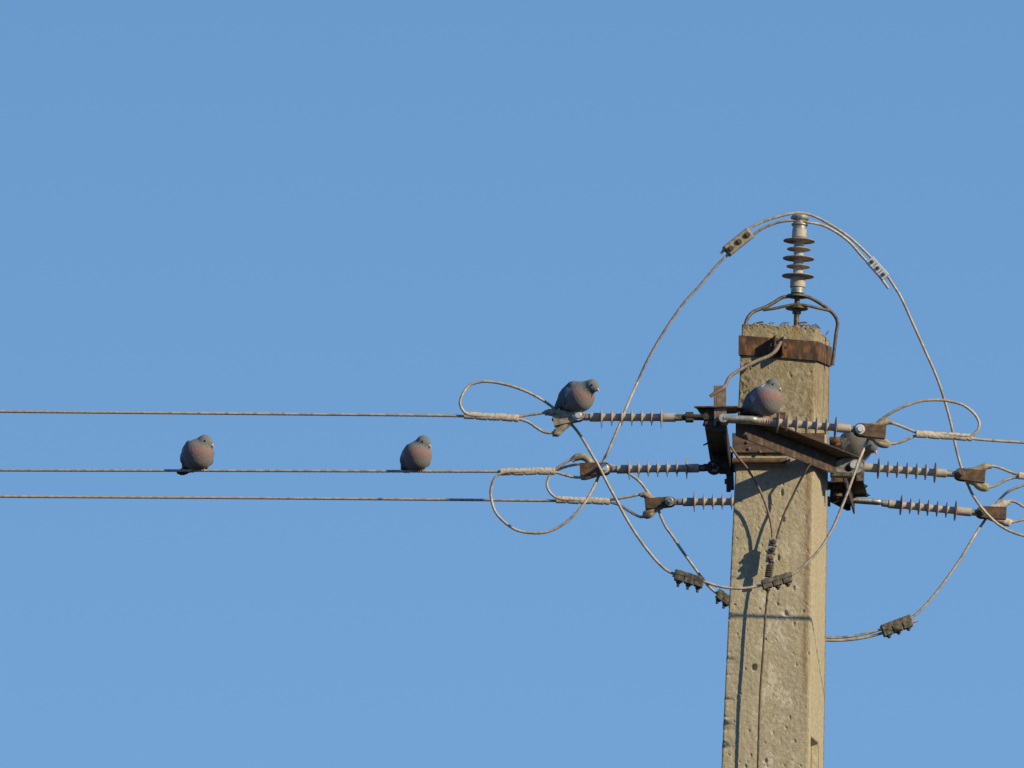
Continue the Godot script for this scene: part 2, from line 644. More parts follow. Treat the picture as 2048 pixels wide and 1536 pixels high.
			c = c.lerp(Vector3(0.235, 0.19, 0.112) * (1.0 + 0.25 * fine), film * 0.75)
			# vertical run marks
			var run := n2.get_noise_3d(p.x * 55.0, p.y * 1.6, p.z * 55.0)
			c *= 1.0 + 0.14 * run
			# mottling of the aggregate in the mix, the same everywhere
			var stones := n1.get_noise_3dv(p * 75.0 + Vector3(9, 1, 4))
			c *= 1.0 + 0.32 * stones
			# lime bloom low on the front
			if s == 0:
				var bl := n1.get_noise_2d(p.x * 11.0 + 3.0, p.y * 6.0) + 0.45 * n2.get_noise_2d(p.x * 60.0, p.y * 50.0)
				var w := smoothstep(0.08, 0.42, bl) * smoothstep(0.25, 0.42, t) * (1.0 - smoothstep(0.78, 0.9, t)) * smoothstep(0.35, 0.6, f)
				c = c.lerp(Vector3(0.60, 0.55, 0.44), w * 0.75)
				# rust run beside the right arris
				var rx := (t - 0.925 - 0.012 * n3.get_noise_1d(yy * 6.0)) / 0.035
				var rs := exp(-rx * rx) * smoothstep(0.10, 0.2, f) * (1.0 - smoothstep(0.72, 0.95, f)) * clampf(0.75 + 0.9 * n2.get_noise_2d(p.x * 90.0, p.y * 9.0), 0.0, 1.0)
				c = c.lerp(Vector3(0.22, 0.12, 0.055), rs * 0.75)
				# orange run under the pin
				var ox := (t - 0.70 - 0.02 * n3.get_noise_1d(yy * 30.0)) / 0.028
				var os := exp(-ox * ox) * (1.0 - smoothstep(0.03, 0.09, depth))
				c = c.lerp(Vector3(0.34, 0.17, 0.03), os * 0.8)
				# black lichen on the left arris
				var ms := n1.get_noise_2d(p.x * 45.0, p.y * 30.0) + 0.6 * n2.get_noise_2d(p.x * 120.0, p.y * 90.0)
				var mw := smoothstep(-0.05, 0.3, ms) * (1.0 - smoothstep(0.08, 0.27, t)) * smoothstep(0.07, 0.13, f) * (1.0 - smoothstep(0.18, 0.30, f))
				c = c.lerp(Vector3(0.055, 0.045, 0.025), mw * 0.9)
				# yellow lichen
				var ly := n1.get_noise_2d(p.x * 70.0 + 20.0, p.y * 70.0)
				if ly > 0.38 and f < 0.22:
					c = c.lerp(Vector3(0.36, 0.25, 0.035), 0.55)
			if s == 1:
				var rb := smoothstep(0.1, 0.45, run) * (1.0 - smoothstep(0.25, 0.5, f)) * smoothstep(0.03, 0.08, f)
				c = c.lerp(Vector3(0.17, 0.11, 0.06), rb * 0.7)
			if slot > 0.0:
				c *= 1.0 + 0.45 * stones * slot
			cr.append(Color(c.x, c.y, c.z))
		rings.append(ring)
		cols.append(cr)
	var mb := MB.new()
	mb.grid(rings, true, false, false, cols)
	# crumbly top: concentric rings
	mb.col = Color(0.27, 0.235, 0.17)
	var cen := Vector3.ZERO
	for p in rings[0]:
		cen += p
	cen /= m
	var tops := [rings[0]]
	for k in range(1, 7):
		var r := PackedVector3Array()
		for p in rings[0]:
			var pp: Vector3 = p.lerp(cen, k / 6.5)
			pp.y += n1.get_noise_3dv(pp * 45.0) * 0.008 + 0.003 * k * 0.3
			r.append(pp)
		tops.append(r)
	mb.grid(tops, true, false, true, [], Vector3.UP)
	var pole := thing("utility_pole", Vector3(at(1530, 1536, 0).x, 0, 0), "tall weathered grey concrete utility pole with chipped left edge", "pole")
	part("shaft", mb, M.concrete, pole)

# ------------------------------------------------------------------ bracket and pin insulator on the pole head
func build_top_bracket() -> void:
	var br := thing("pole_top_bracket", at(1575, 712, 0.0), "dark bent rods on a rusty steel band around the pole head", "bracket")
	# band: follows the shaft a few millimetres proud, tilting slightly
	var mb := MB.new()
	var loop := []
	var hv := 40.0
	var outer := []
	var prof := [[0, 0.0], [0, 0.5], [1, 0.0], [2, 0.0], [3, 0.0]]
	var dropv := [0.0, 0.0, 0.0, 0.0]
	# outline points of the band at its top edge, clockwise from front left
	var base_v := [670.0, 682.0, 700.0, 690.0]
	var ptsT := []
	var ptsB := []
	for k in 4:
		var a := pole_corner(k, 690.0)
		var ctr := (pole_corner(0, 690.0) + pole_corner(2, 690.0)) * 0.5
		var o := a - ctr
		o.y = 0
		var yt: float = [at(1480, 670, 0.185).y, at(1633, 684, 0.145).y, at(1660, 694, -0.15).y, at(1500, 690, -0.12).y][k]
		var b := a + o.normalized() * 0.014
		ptsT.append(Vector3(b.x, yt, b.z))
		ptsB.append(Vector3(b.x - 0.001, yt - 0.078, b.z))
	# flat normals per side: build as four plates with thickness
	for k in 4:
		var sub := []
		for lv in 7:
			var r := PackedVector3Array()
			for i in 13:
				var t := i / 12.0
				var f := lv / 6.0
				var p: Vector3 = ptsT[k].lerp(ptsT[(k + 1) % 4], t).lerp(ptsB[k].lerp(ptsB[(k + 1) % 4], t), f)
				p.z += n1.get_noise_3dv(p * 30.0) * 0.0015
				p.y += n1.get_noise_2d(p.x * 60.0, f) * 0.0012
				r.append(p)
			sub.append(r)
		var ctr: Vector3 = (ptsT[0] + ptsT[2]) * 0.5
		var outw: Vector3 = (ptsT[k] + ptsT[(k + 1) % 4]) * 0.5 - ctr
		outw.y = 0
		mb.grid(sub, false, false, false, [], outw)
		# top and bottom edge thickness
		for e in [[ptsT, 1.0], [ptsB, -1.0]]:
			var a: Vector3 = e[0][k]
			var b: Vector3 = e[0][(k + 1) % 4]
			var ca := (a - ctr) * Vector3(1, 0, 1)
			var cb := (b - ctr) * Vector3(1, 0, 1)
			mb.poly([a, b, b - cb.normalized() * 0.012, a - ca.normalized() * 0.012], Vector3(0, e[1], 0))
	part("band", mb, M.band_rust, br)
	# bolt lug of the band on the front
	mb = MB.new()
	var lt := frame(at(1556, 694, face_z(1556, 694) + 0.035), Vector3(1, 0, -0.15))
	mb.box(lt, Vector3(-8, 4, 0), Vector3(2.2, 17, 14), 0.8)
	mb.box(lt, Vector3(8, 1, 0), Vector3(2.2, 18, 14), 0.8)
	part("lug", mb, M.band_rust, br)
	mb = MB.new()
	mb.lathe(frame(lt * Vector3(-16, 2, 4), Vector3(1, 0, -0.15)), [Vector2(0, 0), Vector2(0, 6), Vector2(6, 6), Vector2(6, 3.4), Vector2(26, 3.4), Vector2(26, 6), Vector2(31, 6), Vector2(31, 0)], 6)
	part("bolt", mb, M.rust_brown, br)
	# arch rods
	mb = MB.new()
	var arch := [[1490, 668, 0.10], [1491, 648, 0.09], [1498, 632, 0.075], [1509, 622.6, 0.06], [1529, 615, 0.045], [1548, 605, 0.03], [1566, 594.5, 0.015], [1592, 593, 0.01], [1617, 594.5, 0.0], [1634, 603, -0.01], [1656, 618, -0.02], [1670, 632, -0.03], [1675, 646, -0.035], [1672, 668, -0.03], [1665, 730, -0.03]]
	mb.sweep(spline(arch.map(func(a): return at(a[0], a[1], a[2])), 0.006), 0.0072, 12)
	part("arch_rod", mb, M.rod_steel, br)
	mb = MB.new()
	var low := [[1526, 620, 0.055], [1548, 617, 0.05], [1572, 612, 0.045], [1592, 609, 0.04], [1613, 611, 0.035], [1635, 616, 0.02], [1658, 621, -0.01]]
	mb.sweep(spline(low.map(func(a): return at(a[0], a[1], a[2])), 0.006), 0.006, 12)
	part("cross_rod", mb, M.rod_steel, br)
	mb = MB.new()
	var ax := frame(at(1594.5, 590, 0.0), at(1592.6, 645, 0.0) - at(1594.5, 590, 0.0), Vector3.RIGHT)
	mb.lathe(ax, [Vector2(0.5, 0), Vector2(0.5, 21), Vector2(4.5, 21), Vector2(4.5, 0)], 24)
	part("washer_plate", mb, M.dull_steel, br)
	mb = MB.new()
	mb.lathe(ax, [Vector2(24, 0), Vector2(24, 22.5), Vector2(29, 22.5), Vector2(29, 0)], 24)
	part("washer_plate", mb, M.dull_steel, br)
	mb = MB.new()
	mb.lathe(ax, [Vector2(29, 0), Vector2(29, 8), Vector2(30, 8.8), Vector2(38, 8.8), Vector2(39, 8), Vector2(39, 0)], 6)
	part("nut", mb, M.rod_steel, br)
	mb = MB.new()
	mb.lathe(ax, [Vector2(2, 0), Vector2(2, 5.3), Vector2(64, 5.3), Vector2(64, 0)], 14)
	part("pin", mb, M.rod_steel, br)

	# pin insulator, axis runs down
	var ins := thing("pin_insulator", at(1594.5, 590, 0.0), "upright grey pin insulator with five round sheds topping the pole", "insulator")
	var top := at(1600, 428, 0.0)
	var t := frame(top, at(1594.7, 590, 0.0) - top, Vector3.RIGHT)
	mb = MB.new()
	mb.lathe(t, [Vector2(0, 0), Vector2(0.6, 8), Vector2(2, 13), Vector2(5, 17.5), Vector2(8, 18.8), Vector2(11, 18), Vector2(13.5, 14.5), Vector2(15, 13), Vector2(19, 13), Vector2(20.5, 16), Vector2(22.5, 16.6), Vector2(24.5, 15.5), Vector2(25.5, 13.6), Vector2(31, 13.6)], 32)
	part("metal_cap", mb, M.galvanised, ins)
	mb = MB.new()
	mb.lathe(t, [Vector2(31, 13.2), Vector2(31.8, 14.4), Vector2(48, 14.9), Vector2(50, 13), Vector2(53, 11), Vector2(57, 10), Vector2(124, 10), Vector2(127, 11.5), Vector2(130, 15), Vector2(150, 15.4), Vector2(151, 14)], 32)
	part("housing", mb, M.rubber, ins)
	for sh in [[54, 32], [71, 24], [90, 32], [106.5, 24], [126, 32.5]]:
		mb = MB.new()
		var x: float = sh[0]
		var r: float = sh[1]
		mb.lathe(t, [Vector2(x - 4.5, 9.9), Vector2(x - 2.8, 13), Vector2(x - 0.6, r * 0.72), Vector2(x + 0.4, r - 0.6), Vector2(x + 1.2, r), Vector2(x + 2.2, r - 0.4), Vector2(x + 2.8, r * 0.7), Vector2(x + 3.4, 12), Vector2(x + 4.4, 9.9)], 40)
		part("shed", mb, M.rubber_shed, ins)
	mb = MB.new()
	mb.lathe(t, [Vector2(150.5, 0), Vector2(150.5, 13), Vector2(152, 13.4), Vector2(162, 13.4), Vector2(162, 0)], 28)
	part("base_ferrule", mb, M.galvanised, ins)

# ------------------------------------------------------------------ crossarm
func beam(mb: MB, a: Vector3, b: Vector3, side: float, drop: float, width: float, th: float) -> void:
	# angle section from a to b; top flange reaches out to one side, the other flange hangs down at the line itself
	var d := (b - a).normalized()
	var sd := d.cross(Vector3.UP).normalized() * side
	var t := Transform3D(Basis(d * S, Vector3.UP * S, d.cross(Vector3.UP).normalized() * S), a)
	var L := a.distance_to(b) / S
	mb.box(t, Vector3(L * 0.5, -th * 0.5, side * width * 0.5), Vector3(L * 0.5, th * 0.5, width * 0.5), 0.8)
	mb.box(t, Vector3(L * 0.5, -th - drop * 0.5 + 0.3, side * th * 0.5), Vector3(L * 0.5 - 0.4, drop * 0.5, th * 0.5), 0.8)

func build_crossarm() -> void:
	var ca := thing("crossarm", at(1575, 945, 0.0), "rusty angle steel crossarm frame straddling the pole", "crossarm")
	# level of the top flange
	var y0 := at(1471, 834, 0.88).y
	var lv := func(u: float, z: float) -> Vector3:
		var p := at(u, 900, z)
		return Vector3(p.x, y0, p.z)
	var nR: Vector3 = lv.call(1471.0, 0.88)
	var mR: Vector3 = lv.call(1684.0, -0.06)
	var fR: Vector3 = lv.call(1706.0, -0.92)
	var nL: Vector3 = lv.call(1452.0, 0.88)
	var mL: Vector3 = lv.call(1464.0, -0.06)
	var fL: Vector3 = lv.call(1690.0, -0.92)
	var mb := MB.new()
	beam(mb, nR, mR, 1.0, 35.0, 44.0, 3.0)
	part("angle_beam", mb, M.crossarm_steel, ca)
	mb = MB.new()
	beam(mb, mR, fR, 1.0, 35.0, 30.0, 3.0)
	part("angle_beam", mb, M.crossarm_steel, ca)
	mb = MB.new()
	beam(mb, nL, mL, -1.0, 35.0, 44.0, 3.0)
	part("angle_beam", mb, M.dark_steel, ca)
	mb = MB.new()
	beam(mb, mL + Vector3(-0.01, -0.004, 0), fL + Vector3(-0.06, -0.004, 0), -1.0, 18.0, 30.0, 3.0)
	part("angle_beam", mb, M.dark_steel, ca)
	# near head: level plate with pointed fins, gussets under it
	mb = MB.new()
	var hp := at(1436, 813, 0.92)
	var ht := Transform3D(Basis(Vector3.RIGHT * S, Vector3.BACK * S, Vector3.DOWN * S), hp)
	mb.prism(ht, [Vector2(-47, 6), Vector2(38, 8), Vector2(48, -2), Vector2(50, -22), Vector2(36, -60), Vector2(-14, -70), Vector2(-30, -40)], 0.0, 3.2, 0.7)
	part("head_plate", mb, M.crossarm_steel, ca)
	mb = MB.new()
	var g := frame(at(1436, 813, 0.90), Vector3.RIGHT)
	mb.prism(g, [Vector2(-42, -3.5), Vector2(14, -3.5), Vector2(16, -48), Vector2(0, -50), Vector2(-18, -46), Vector2(-26, -38), Vector2(-27, -26)], -2.0, 2.0, 0.6)
	part("gusset", mb, M.dark_steel, ca)
	mb = MB.new()
	mb.prism(frame(at(1454, 930, 0.10), Vector3.RIGHT), [Vector2(-30, 26), Vector2(12, 26), Vector2(14, -50), Vector2(2, -52), Vector2(-2, -20), Vector2(-12, -6), Vector2(-28, 6)], -2.0, 2.0, 0.6)
	part("gusset", mb, M.dark_steel, ca)
	# upright angle post at the near end
	mb = MB.new()
	mb.box(g, Vector3(-6, 0, 4.5), Vector3(2.2, 40, 5.5), 0.6)
	mb.box(g, Vector3(6.2, 4, 8.4), Vector3(10, 36, 1.6), 0.6)
	part("post", mb, M.brace_steel, ca)
	# brace from the post head up to the band on the pole
	mb = MB.new()
	var bp := [[1420, 793, 0.93], [1433, 784, 0.93], [1447, 775, 0.92], [1458.6, 755, 0.86], [1478, 741, 0.75], [1509, 724, 0.55], [1544, 708, 0.32], [1554, 697, 0.265], [1561, 684, 0.25]]
	var bpts := spline(bp.map(func(a): return at(a[0], a[1], a[2])), 0.008)
	var rad := PackedFloat32Array()
	for i in bpts.size():
		rad.append(0.0085 if i < bpts.size() * 0.9 else 0.0105)
	mb.sweep(bpts, rad, 10, 0.8)
	part("brace", mb, M.brace_steel, ca)
	# clamping plate on the front of the pole and its through bolt
	mb = MB.new()
	var pf := frame(at(1558, 886, face_z(1558, 886) + 0.010), pole_corner(1, 886) - pole_corner(0, 886))
	mb.box(pf, Vector3(-1, 0, 0), Vector3(92, 20, 2.6), 0.8)
	part("clamp_plate", mb, M.rust_brown, ca)
	mb = MB.new()
	mb.box(pf, Vector3(4, 50, 7), Vector3(9, 11, 2.2), 0.6)
	mb.box(pf, Vector3(4, 30, 2.4), Vector3(9, 14, 2.0), 0.6)
	part("tab", mb, M.rust, ca)
	mb = MB.new()
	var rt := frame(at(1464, 922, face_z(1464, 922) + 0.025), pole_corner(1, 886) - pole_corner(0, 886))
	mb.lathe(rt, [Vector2(0, 0), Vector2(0, 6), Vector2(112, 6), Vector2(112, 0)], 14)
	part("tie_bolt", mb, M.rust_brown, ca)
	mb = MB.new()
	mb.lathe(rt, [Vector2(108, 0), Vector2(108, 6.4), Vector2(109, 7.2), Vector2(115, 7.2), Vector2(116, 6.4), Vector2(116, 0)], 6)
	part("nut", mb, M.galvanised, ca)
	for q in [[1495, 884], [1521, 903], [1590, 872], [1498, 897]]:
		mb = MB.new()
		mb.lathe(frame(at(q[0], q[1], face_z(q[0], q[1]) + 0.014), Vector3(0.2, 0, 1)), [Vector2(0, 0), Vector2(0, 3.4), Vector2(4, 3.4), Vector2(4, 0)], 6)
		part("rivet_bolt", mb, M.dull_steel, ca)
	# corroded bracket end on the right of the pole
	mb = MB.new()
	var cb := frame(at(1668, 882, 0.02), Vector3.RIGHT)
	mb.box(cb, Vector3(2, 0, -4), Vector3(11, 9, 3), 0.8)
	var lum := []
	for i in 9:
		var r := PackedVector3Array()
		for j in 12:
			var a := TAU * j / 12.0
			var rr := sin(PI * (i + 0.4) / 8.8) * 9.0
			var p := Vector3((i - 4) * 2.6, cos(a) * rr * 0.8, sin(a) * rr * 0.7 + 3.0)
			p *= 1.0 + 0.45 * n1.get_noise_3dv(p * 0.2)
			r.append(cb * (p + Vector3(0, 1, 0)))
		lum.append(r)
	mb.grid(lum, true)
	part("corroded_end", mb, M.rust, ca)
	# lug with a hole on the right, for the middle phase
	mb = MB.new()
	var rl := frame(at(1697, 933, 0.0), Vector3(1, -0.02, 0))
	var outl := []
	for i in 28:
		var a := TAU * i / 28.0
		outl.append(Vector2(cos(a) * 30.0 * (1.0 if cos(a) > 0 else 1.05), sin(a) * 16.5))
	# plate with the hole left open: two half outlines
	var hole := Vector2(0, -4)
	var up_half := []
	var dn_half := []
	for i in 15:
		var a := PI * i / 14.0
		up_half.append(Vector2(cos(a) * 30.0, maxf(sin(a) * 17.0, 0.0) + (-4.0 if i == 0 or i == 14 else 0.0)))
	for i in 9:
		var a := PI - PI * i / 8.0
		up_half.append(hole + Vector2(cos(a), sin(a)) * 6.4)
	for i in 15:
		var a := -PI * i / 14.0
		dn_half.append(Vector2(cos(a) * 30.0, minf(sin(a) * 16.0, 0.0) - (4.0 if i == 0 or i == 14 else 1.0)))
	for i in 9:
		var a := -PI + PI * i / 8.0
		dn_half.append(hole + Vector2(cos(a), sin(a)) * 6.4)
	mb.prism(rl, up_half, -3.0, 3.0, 0.5)
	mb.prism(rl, dn_half, -3.0, 3.0, 0.5)
	part("lug", mb, M.galvanised, ca)
	mb = MB.new()
	mb.lathe(frame(rl * Vector3(10, 2.5, 2), Vector3.BACK), [Vector2(0, 0), Vector2(0, 8.4), Vector2(7, 8.4), Vector2(8.5, 7), Vector2(8.5, 0)], 18)
	part("lug_pin", mb, M.bright_steel, ca)
	mb = MB.new()
	mb.box(rl, Vector3(-26, -2, -6), Vector3(9, 10, 3), 0.8)
	mb.box(rl, Vector3(24, -6, -7), Vector3(8, 22, 2.5), 0.8)
	mb.box(rl, Vector3(-8, 20, -8), Vector3(9, 4, 5), 0.8)
	mb.box(rl, Vector3(-14, -18, 2), Vector3(22, 4, 12), 0.8)
	part("packing", mb, M.dull_steel, ca)
	# eye on the left, for the middle phase
	mb = MB.new()
	var el := frame(at(1428, 935, ZL), Vector3(1, 0, 0))
	var tor := PackedVector3Array()
	for i in 29:
		var a := TAU * i / 28.0
		tor.append(el * Vector3(cos(a) * 11.5, sin(a) * 11.5, 0))
	mb.sweep(tor, 0.0075, 10)
	mb.box(el, Vector3(-13, 0, 0), Vector3(9, 7, 5), 1.5)
	mb.box(el, Vector3(22, -2, 0), Vector3(12, 11, 4), 1.5)
	part("eye", mb, M.dark_steel, ca)
	mb = MB.new()
	mb.lathe(frame(el * Vector3(0, 0, -3), Vector3.BACK), [Vector2(0, 0), Vector2(0, 11.6), Vector2(5.5, 11.6), Vector2(6, 11), Vector2(6, 0)], 24)
	part("washer", mb, M.galvanised, ca)
	mb = MB.new()
	mb.lathe(frame(el * Vector3(0.5, 0, 2.5), Vector3.BACK), [Vector2(0, 0), Vector2(0, 5.0), Vector2(5, 5.0), Vector2(6, 4), Vector2(6, 0)], 6)
	part("eye_bolt", mb, M.dark_steel, ca)
	# bolt hanging under the left side
	mb = MB.new()
	var hb := frame(at(1457, 958, 0.03), Vector3.DOWN, Vector3.RIGHT)
	mb.lathe(hb, [Vector2(-12, 0), Vector2(-12, 4), Vector2(0, 4), Vector2(0, 8), Vector2(10, 8), Vector2(10, 4.5), Vector2(26, 4.5), Vector2(26, 0)], 6)
	part("hanging_bolt", mb, M.dark_steel, ca)
	mb = MB.new()
	mb.lathe(frame(at(1414, 850, 0.86), Vector3(-1, 0.35, 0)), [Vector2(-6, 0), Vector2(-6, 3), Vector2(3, 3), Vector2(3, 4.4), Vector2(8, 4.4), Vector2(8, 0)], 8)
	part("bolt", mb, M.dirty_zinc, ca)
	mb = MB.new()
	mb.lathe(frame(at(1418, 885, 0.55), Vector3(-1, -0.5, 0)), [Vector2(-8, 0), Vector2(-8, 4.5), Vector2(2, 4.5), Vector2(3, 2), Vector2(13, 1.2), Vector2(13, 0)], 8)
	part("bolt", mb, M.dark_steel, ca)
	# far head
	mb = MB.new()
	var fg := frame(at(1700, 980, -0.86), Vector3.RIGHT)
	mb.prism(fg, [Vector2(-38, 30), Vector2(16, 30), Vector2(19, 5), Vector2(42, -12), Vector2(12, -12), Vector2(2, -20), Vector2(1, -42), Vector2(-6, -43), Vector2(-42, -24)], -2.0, 2.0, 0.5)
	part("gusset", mb, M.dark_steel, ca)
	mb = MB.new()
	mb.prism(Transform3D(Basis(Vector3.RIGHT * S, Vector3.BACK * S, Vector3.DOWN * S), at(1690, 972, -0.86)), [Vector2(-40, 60), Vector2(20, 60), Vector2(46, 10), Vector2(40, -30), Vector2(-40, -30)], 0.0, 3.0, 0.6)
	part("head_plate", mb, M.dark_steel, ca)
	mb = MB.new()
	mb.box(fg, Vector3(-26, 12, 30), Vector3(9, 16, 8), 1.0)
	mb.lathe(frame(fg * Vector3(-26, -12, 30), Vector3.DOWN, Vector3.RIGHT), [Vector2(0, 0), Vector2(0, 9), Vector2(7, 9), Vector2(7, 4), Vector2(13, 4), Vector2(13, 0)], 6)
	part("hanging_bolt", mb, M.rust, ca)

# ------------------------------------------------------------------ tension insulators
const SHED_SMALL := 16.6
func tension_insulator(p0: Vector3, p1: Vector3, sheds: Array, s0: float, s1: float, flip: bool, label: String) -> Node3D:
	# p0 is the end at the crossarm, p1 the end at the wire clamp; sheds and sleeve ends s0, s1 are distances from p0 in units of S
	var g := thing("tension_insulator", p0, label, "insulator", "polymer tension insulators")
	var t := frame(p0, p1 - p0)
	var L := p0.distance_to(p1) / S
	var mb := MB.new()
	mb.lathe(t, [Vector2(s0, 7.8), Vector2(s0 + 1, 8.8), Vector2(sheds[0] - 4, 8.8), Vector2(sheds[0] - 2, 7.3), Vector2(sheds[-1] + 2, 7.3), Vector2(sheds[-1] + 4, 8.8), Vector2(s1 - 1, 8.8), Vector2(s1, 7.8)], 24)
	part("housing", mb, M.rubber, g)
	for i in sheds.size():
		var x: float = sheds[i]
		var r: float = (21.2 if i == 0 or i == sheds.size() - 1 else SHED_SMALL) + rng.randf_range(-0.3, 0.3)
		mb = MB.new()
		mb.lathe(t, [Vector2(x - 3.2, 7.2), Vector2(x - 2.0, 9.6), Vector2(x - 1.3, r * 0.62), Vector2(x - 0.6, r - 0.4), Vector2(x, r), Vector2(x + 0.6, r - 0.4), Vector2(x + 1.3, r * 0.62), Vector2(x + 2.0, 9.6), Vector2(x + 3.2, 7.2)], 36)
		part("shed", mb, M.rubber_shed, g)
	# metal ends
	mb = MB.new()
	mb.lathe(t, [Vector2(s1 - 0.5, 0), Vector2(s1 - 0.5, 6.6), Vector2(s1 + 9, 6.6), Vector2(s1 + 10, 5.6), Vector2(s1 + 10, 0)], 20)
	mb.box(t, Vector3((s1 + 10 + L) * 0.5, 0, 0), Vector3((L - s1 - 10) * 0.5 + 7, 6.2, 3.6), 1.4)
	part("wire_end_tongue", mb, M.galvanised, g)
	mb = MB.new()
	mb.lathe(t, [Vector2(s0 + 0.5, 0), Vector2(s0 + 0.5, 7.0), Vector2(s0 - 12, 7.0), Vector2(s0 - 14, 5.4), Vector2(s0 - 14, 0)], 20)
	part("crossarm_end_ferrule", mb, M.galvanised if not flip else M.dull_steel, g)
	return g

func shackle(parent: Node3D, a: Vector3, b: Vector3, half: float, r: float, m: Material, called := "shackle") -> void:
	# long U link from a to b, its two limbs stacked in depth
	var t := frame(a, b - a)
	var L := a.distance_to(b) / S
	var mb := MB.new()
	var c := []
	for z in [-half, half]:
		pass
	c.append(t * Vector3(0, 0, -half))
	c.append(t * Vector3(L - half, 0, -half))
	for i in 7:
		var an := -PI / 2 + PI * i / 6.0
		c.append(t * Vector3(L - half + cos(an) * half, 0, sin(an) * half))
	c.append(t * Vector3(0, 0, half))
	mb.sweep(spline(c, 0.004), r * S, 12)
	mb.lathe(frame(t * Vector3(0, 0, -half - 5), t.basis.z), [Vector2(0, 0), Vector2(0, r * 1.35), Vector2(half * 2 + 10, r * 1.35), Vector2(half * 2 + 10, 0)], 12)
	part(called, mb, m, parent)

func build_insulators() -> void:
	var g: Node3D
	# left three: crossarm end is on the right
	g = tension_insulator(on(1372, 835, ZN), on(1160, 834.5, ZN), [48, 67, 86.5, 106, 125.5, 145, 165].map(func(x): return float(x)), 20, 188, false, "nearest left tension insulator, beside the pigeon on the clamp")
	var mb := MB.new()
	mb.box(frame(on(1364, 835, ZN), Vector3.RIGHT), Vector3(0, 0, 6), Vector3(15, 5, 2), 1.0)
	mb.box(frame(on(1364, 835, ZN), Vector3.RIGHT), Vector3(0, 0, -6), Vector3(15, 5, 2), 1.0)
	part("fork", mb, M.dull_steel, g)
	shackle(g, on(1412, 835, ZN), on(1366, 834, ZN), 8.0, 4.6, M.dark_steel)
	mb = MB.new()
	mb.box(frame(on(1379, 834.5, ZN), Vector3.RIGHT), Vector3.ZERO, Vector3(8, 9, 11), 1.5)
	part("link_block", mb, M.dark_steel, g)
	g = tension_insulator(on(1418, 936, ZL), on(1212, 939, ZL), [44.5, 64, 83.5, 102.5, 121.5, 140.5, 159.5].map(func(x): return float(x)), 20, 184, true, "left tension insulator fixed to the round eye, middle of the left three")
	g = tension_insulator(on(1546, 1003, ZF), on(1342, 1004, ZF), [46.5, 65.5, 84.5, 103.5, 122.5, 141.5, 160.5].map(func(x): return float(x)), 20, 184, true, "lowest left tension insulator, partly hidden behind the pole")
	# right three
	g = tension_insulator(on(1498, 839.5, ZN), on(1719, 859.5, ZN), [56.5, 74.5, 93.5, 113.5, 132.5, 151.5, 170.5].map(func(x): return float(x)), 4, 200, false, "tension insulator crossing in front of the pole under a pigeon")
	shackle(g, on(1446, 838, ZN, 0.01), on(1512, 840.5, ZN, 0.01), 8.5, 6.6, M.galvanised)
	mb = MB.new()
	mb.lathe(frame(on(1443, 843, ZN, 0.0), Vector3(1, -0.05, 0.1)), [Vector2(0, 0), Vector2(0, 8), Vector2(10, 8), Vector2(13, 6), Vector2(13, 0)], 8)
	part("shackle_nut", mb, M.dirty_zinc, g)
	g = tension_insulator(on(1706, 933, ZM), on(1922, 949, ZM), [51.5, 70.5, 89.5, 109, 128.5, 147, 166].map(func(x): return float(x)), 19, 189, false, "right tension insulator held by the holed grey lug")
	g = tension_insulator(on(1756, 1005.5, ZF), on(1962, 1026.5, ZF), [47.5, 66.5, 84.5, 103, 122, 141, 159.5].map(func(x): return float(x)), 21, 192, false, "lowest right tension insulator hung on a long shackle")
	shackle(g, on(1700, 1000, ZF), on(1760, 1004.5, ZF), 7.0, 5.2, M.galvanised)

